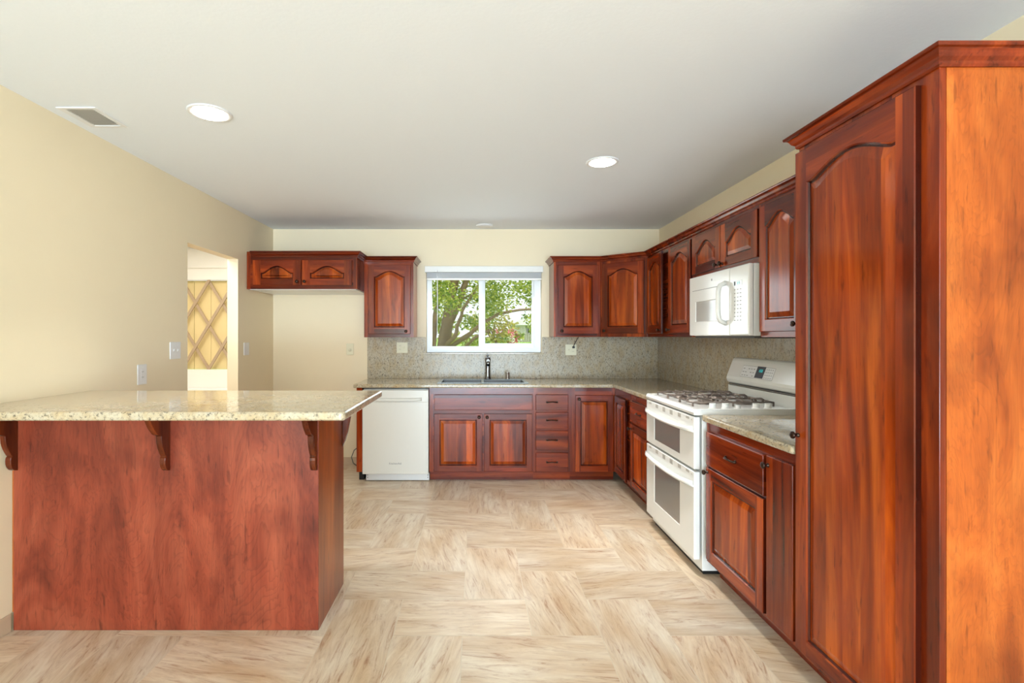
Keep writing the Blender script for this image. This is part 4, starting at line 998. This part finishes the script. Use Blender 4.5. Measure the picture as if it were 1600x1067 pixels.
for px, py in ((690, 500), (700, 488), (735, 495), (742, 505), (728, 500), (738, 538), (745, 530), (680, 512), (675, 470), (762, 492), (775, 480), (828, 492), (830, 505), (765, 470), (748, 470)):
    leaves(m, tl(tp(px, py, TY+rg.uniform(-.4, .8))), (0.17, 0.3, 0.13), 55, 0.08, lf1, rg)
m.build('foliage', tree)
def bush(name, label, px, py, Y, R, n, size, mats, group=None):
    c = tp(px, py, Y); gz = max(-0.3, 0.75*(Y-6)/16-0.3) if Y < 22 else 0.75
    t = thing(name, label, 'bush', (c.x, c.y, gz)); m = MB()
    for k in range(14):
        cc = (rg.uniform(-R[0], R[0]), rg.uniform(-R[1], R[1]), c.z-gz+rg.uniform(-R[2], R[2])); leaves(m, cc, (R[0]*.45, R[1]*.45, R[2]*.5), n//14, size, mats[k % len(mats)], rg)
    m.build('foliage', t)
    m = MB()
    for k in range(5): m.tube([(0, 0, 0), (rg.uniform(-.4, .4)*R[0], 0, (c.z-gz)*.6), (rg.uniform(-.8, .8)*R[0], 0, c.z-gz+R[2]*0.3)], 0.03, bark, 6)
    m.build('stem', t); return t
bush('olive_bush', 'olive yellow bush outside, seen low through the left pane', 715, 515, 20, (1.2, 0.8, 0.45), 1000, 0.16, [lf2, lf1])
bush('olive_bush', 'olive yellow bush outside, seen low at the left of the right pane', 772, 512, 16, (0.55, 0.6, 0.6), 1000, 0.13, [lf2, lf2, lf1])
bush('green_shrub', 'green shrub outside at the right edge of the right pane', 834, 516, 16, (0.2, 0.4, 0.4), 300, 0.12, [lf1])
bush('green_shrub', 'dark green shrub outside at the foot of the leaning tree', 742, 540, 12, (0.3, 0.4, 0.2), 260, 0.10, [lf1])
bush('flowering_bush', 'pale bush with pink blossoms outside, low in the right pane', 796, 524, 18, (0.45, 0.4, 0.2), 500, 0.13, [lf1, pk, leafmat('pale_leaf', rgb(230, 230, 215), rgb(250, 250, 244))])
# neighbour's house
HYY = 48.0; c = tp(833, 527, HYY)
t = thing('neighbor_house', 'pale distant house with a gable roof beyond the lawn', 'house', (c.x, HYY, 0.88))
hz = lambda p: EYE-(p-526)/F*HYY-0.88
MB().box(-1.9, 2.6, 0, 4, 0, hz(507), plain('stucco', rgb(206, 206, 186), 0.8, noise=0.03)).build('wall', t)
m = MB(); m.prism([(-2.3, hz(508)), (2.9, hz(508)), (1.6, hz(496)), (-0.9, hz(496))], -0.4, 4.4, plain('pale_roof', rgb(226, 226, 224), 0.8, noise=0.05)); m.build('roof', t)
m = MB(); m.box(-0.65, 0.15, -0.03, 0.02, hz(521), hz(512), M['slot']); f_ = m.build('window', t)
m = MB()
for k in range(4): m.box(-0.6+k*0.2, -0.55+k*0.2, -0.06, -0.035, hz(521), hz(512), M['white'])
m.build('bars', f_)
m = MB()
for k in range(24): m.box(-2.2+k*0.2, -2.03+k*0.2, -1.6, -1.55, 0.0, hz(521.5), plain('fence_wood', rgb(150, 150, 130), 0.8) if k == 0 else bpy.data.materials['fence_wood'])
o = m.build('garden_fence', loc=(c.x, HYY, 0.88)); tag(o, 'low grey board fence in front of the distant house', 'fence')

for o in list(bpy.data.objects):
    if o.parent or 'label' not in o: continue
    k = o.name.split('.')[0]
    g_ = {'arched_wall_cabinet': 'arched wall cabinets', 'granite_worktop': 'granite worktops', 'granite_splashback': 'granite splashbacks', 'double_outlet_plate': 'almond plates on the splashback', 'recessed_downlight': 'recessed ceiling lights', 'olive_bush': 'olive bushes outside', 'green_shrub': 'green shrubs outside'}.get(k)
    if g_: o['group'] = g_
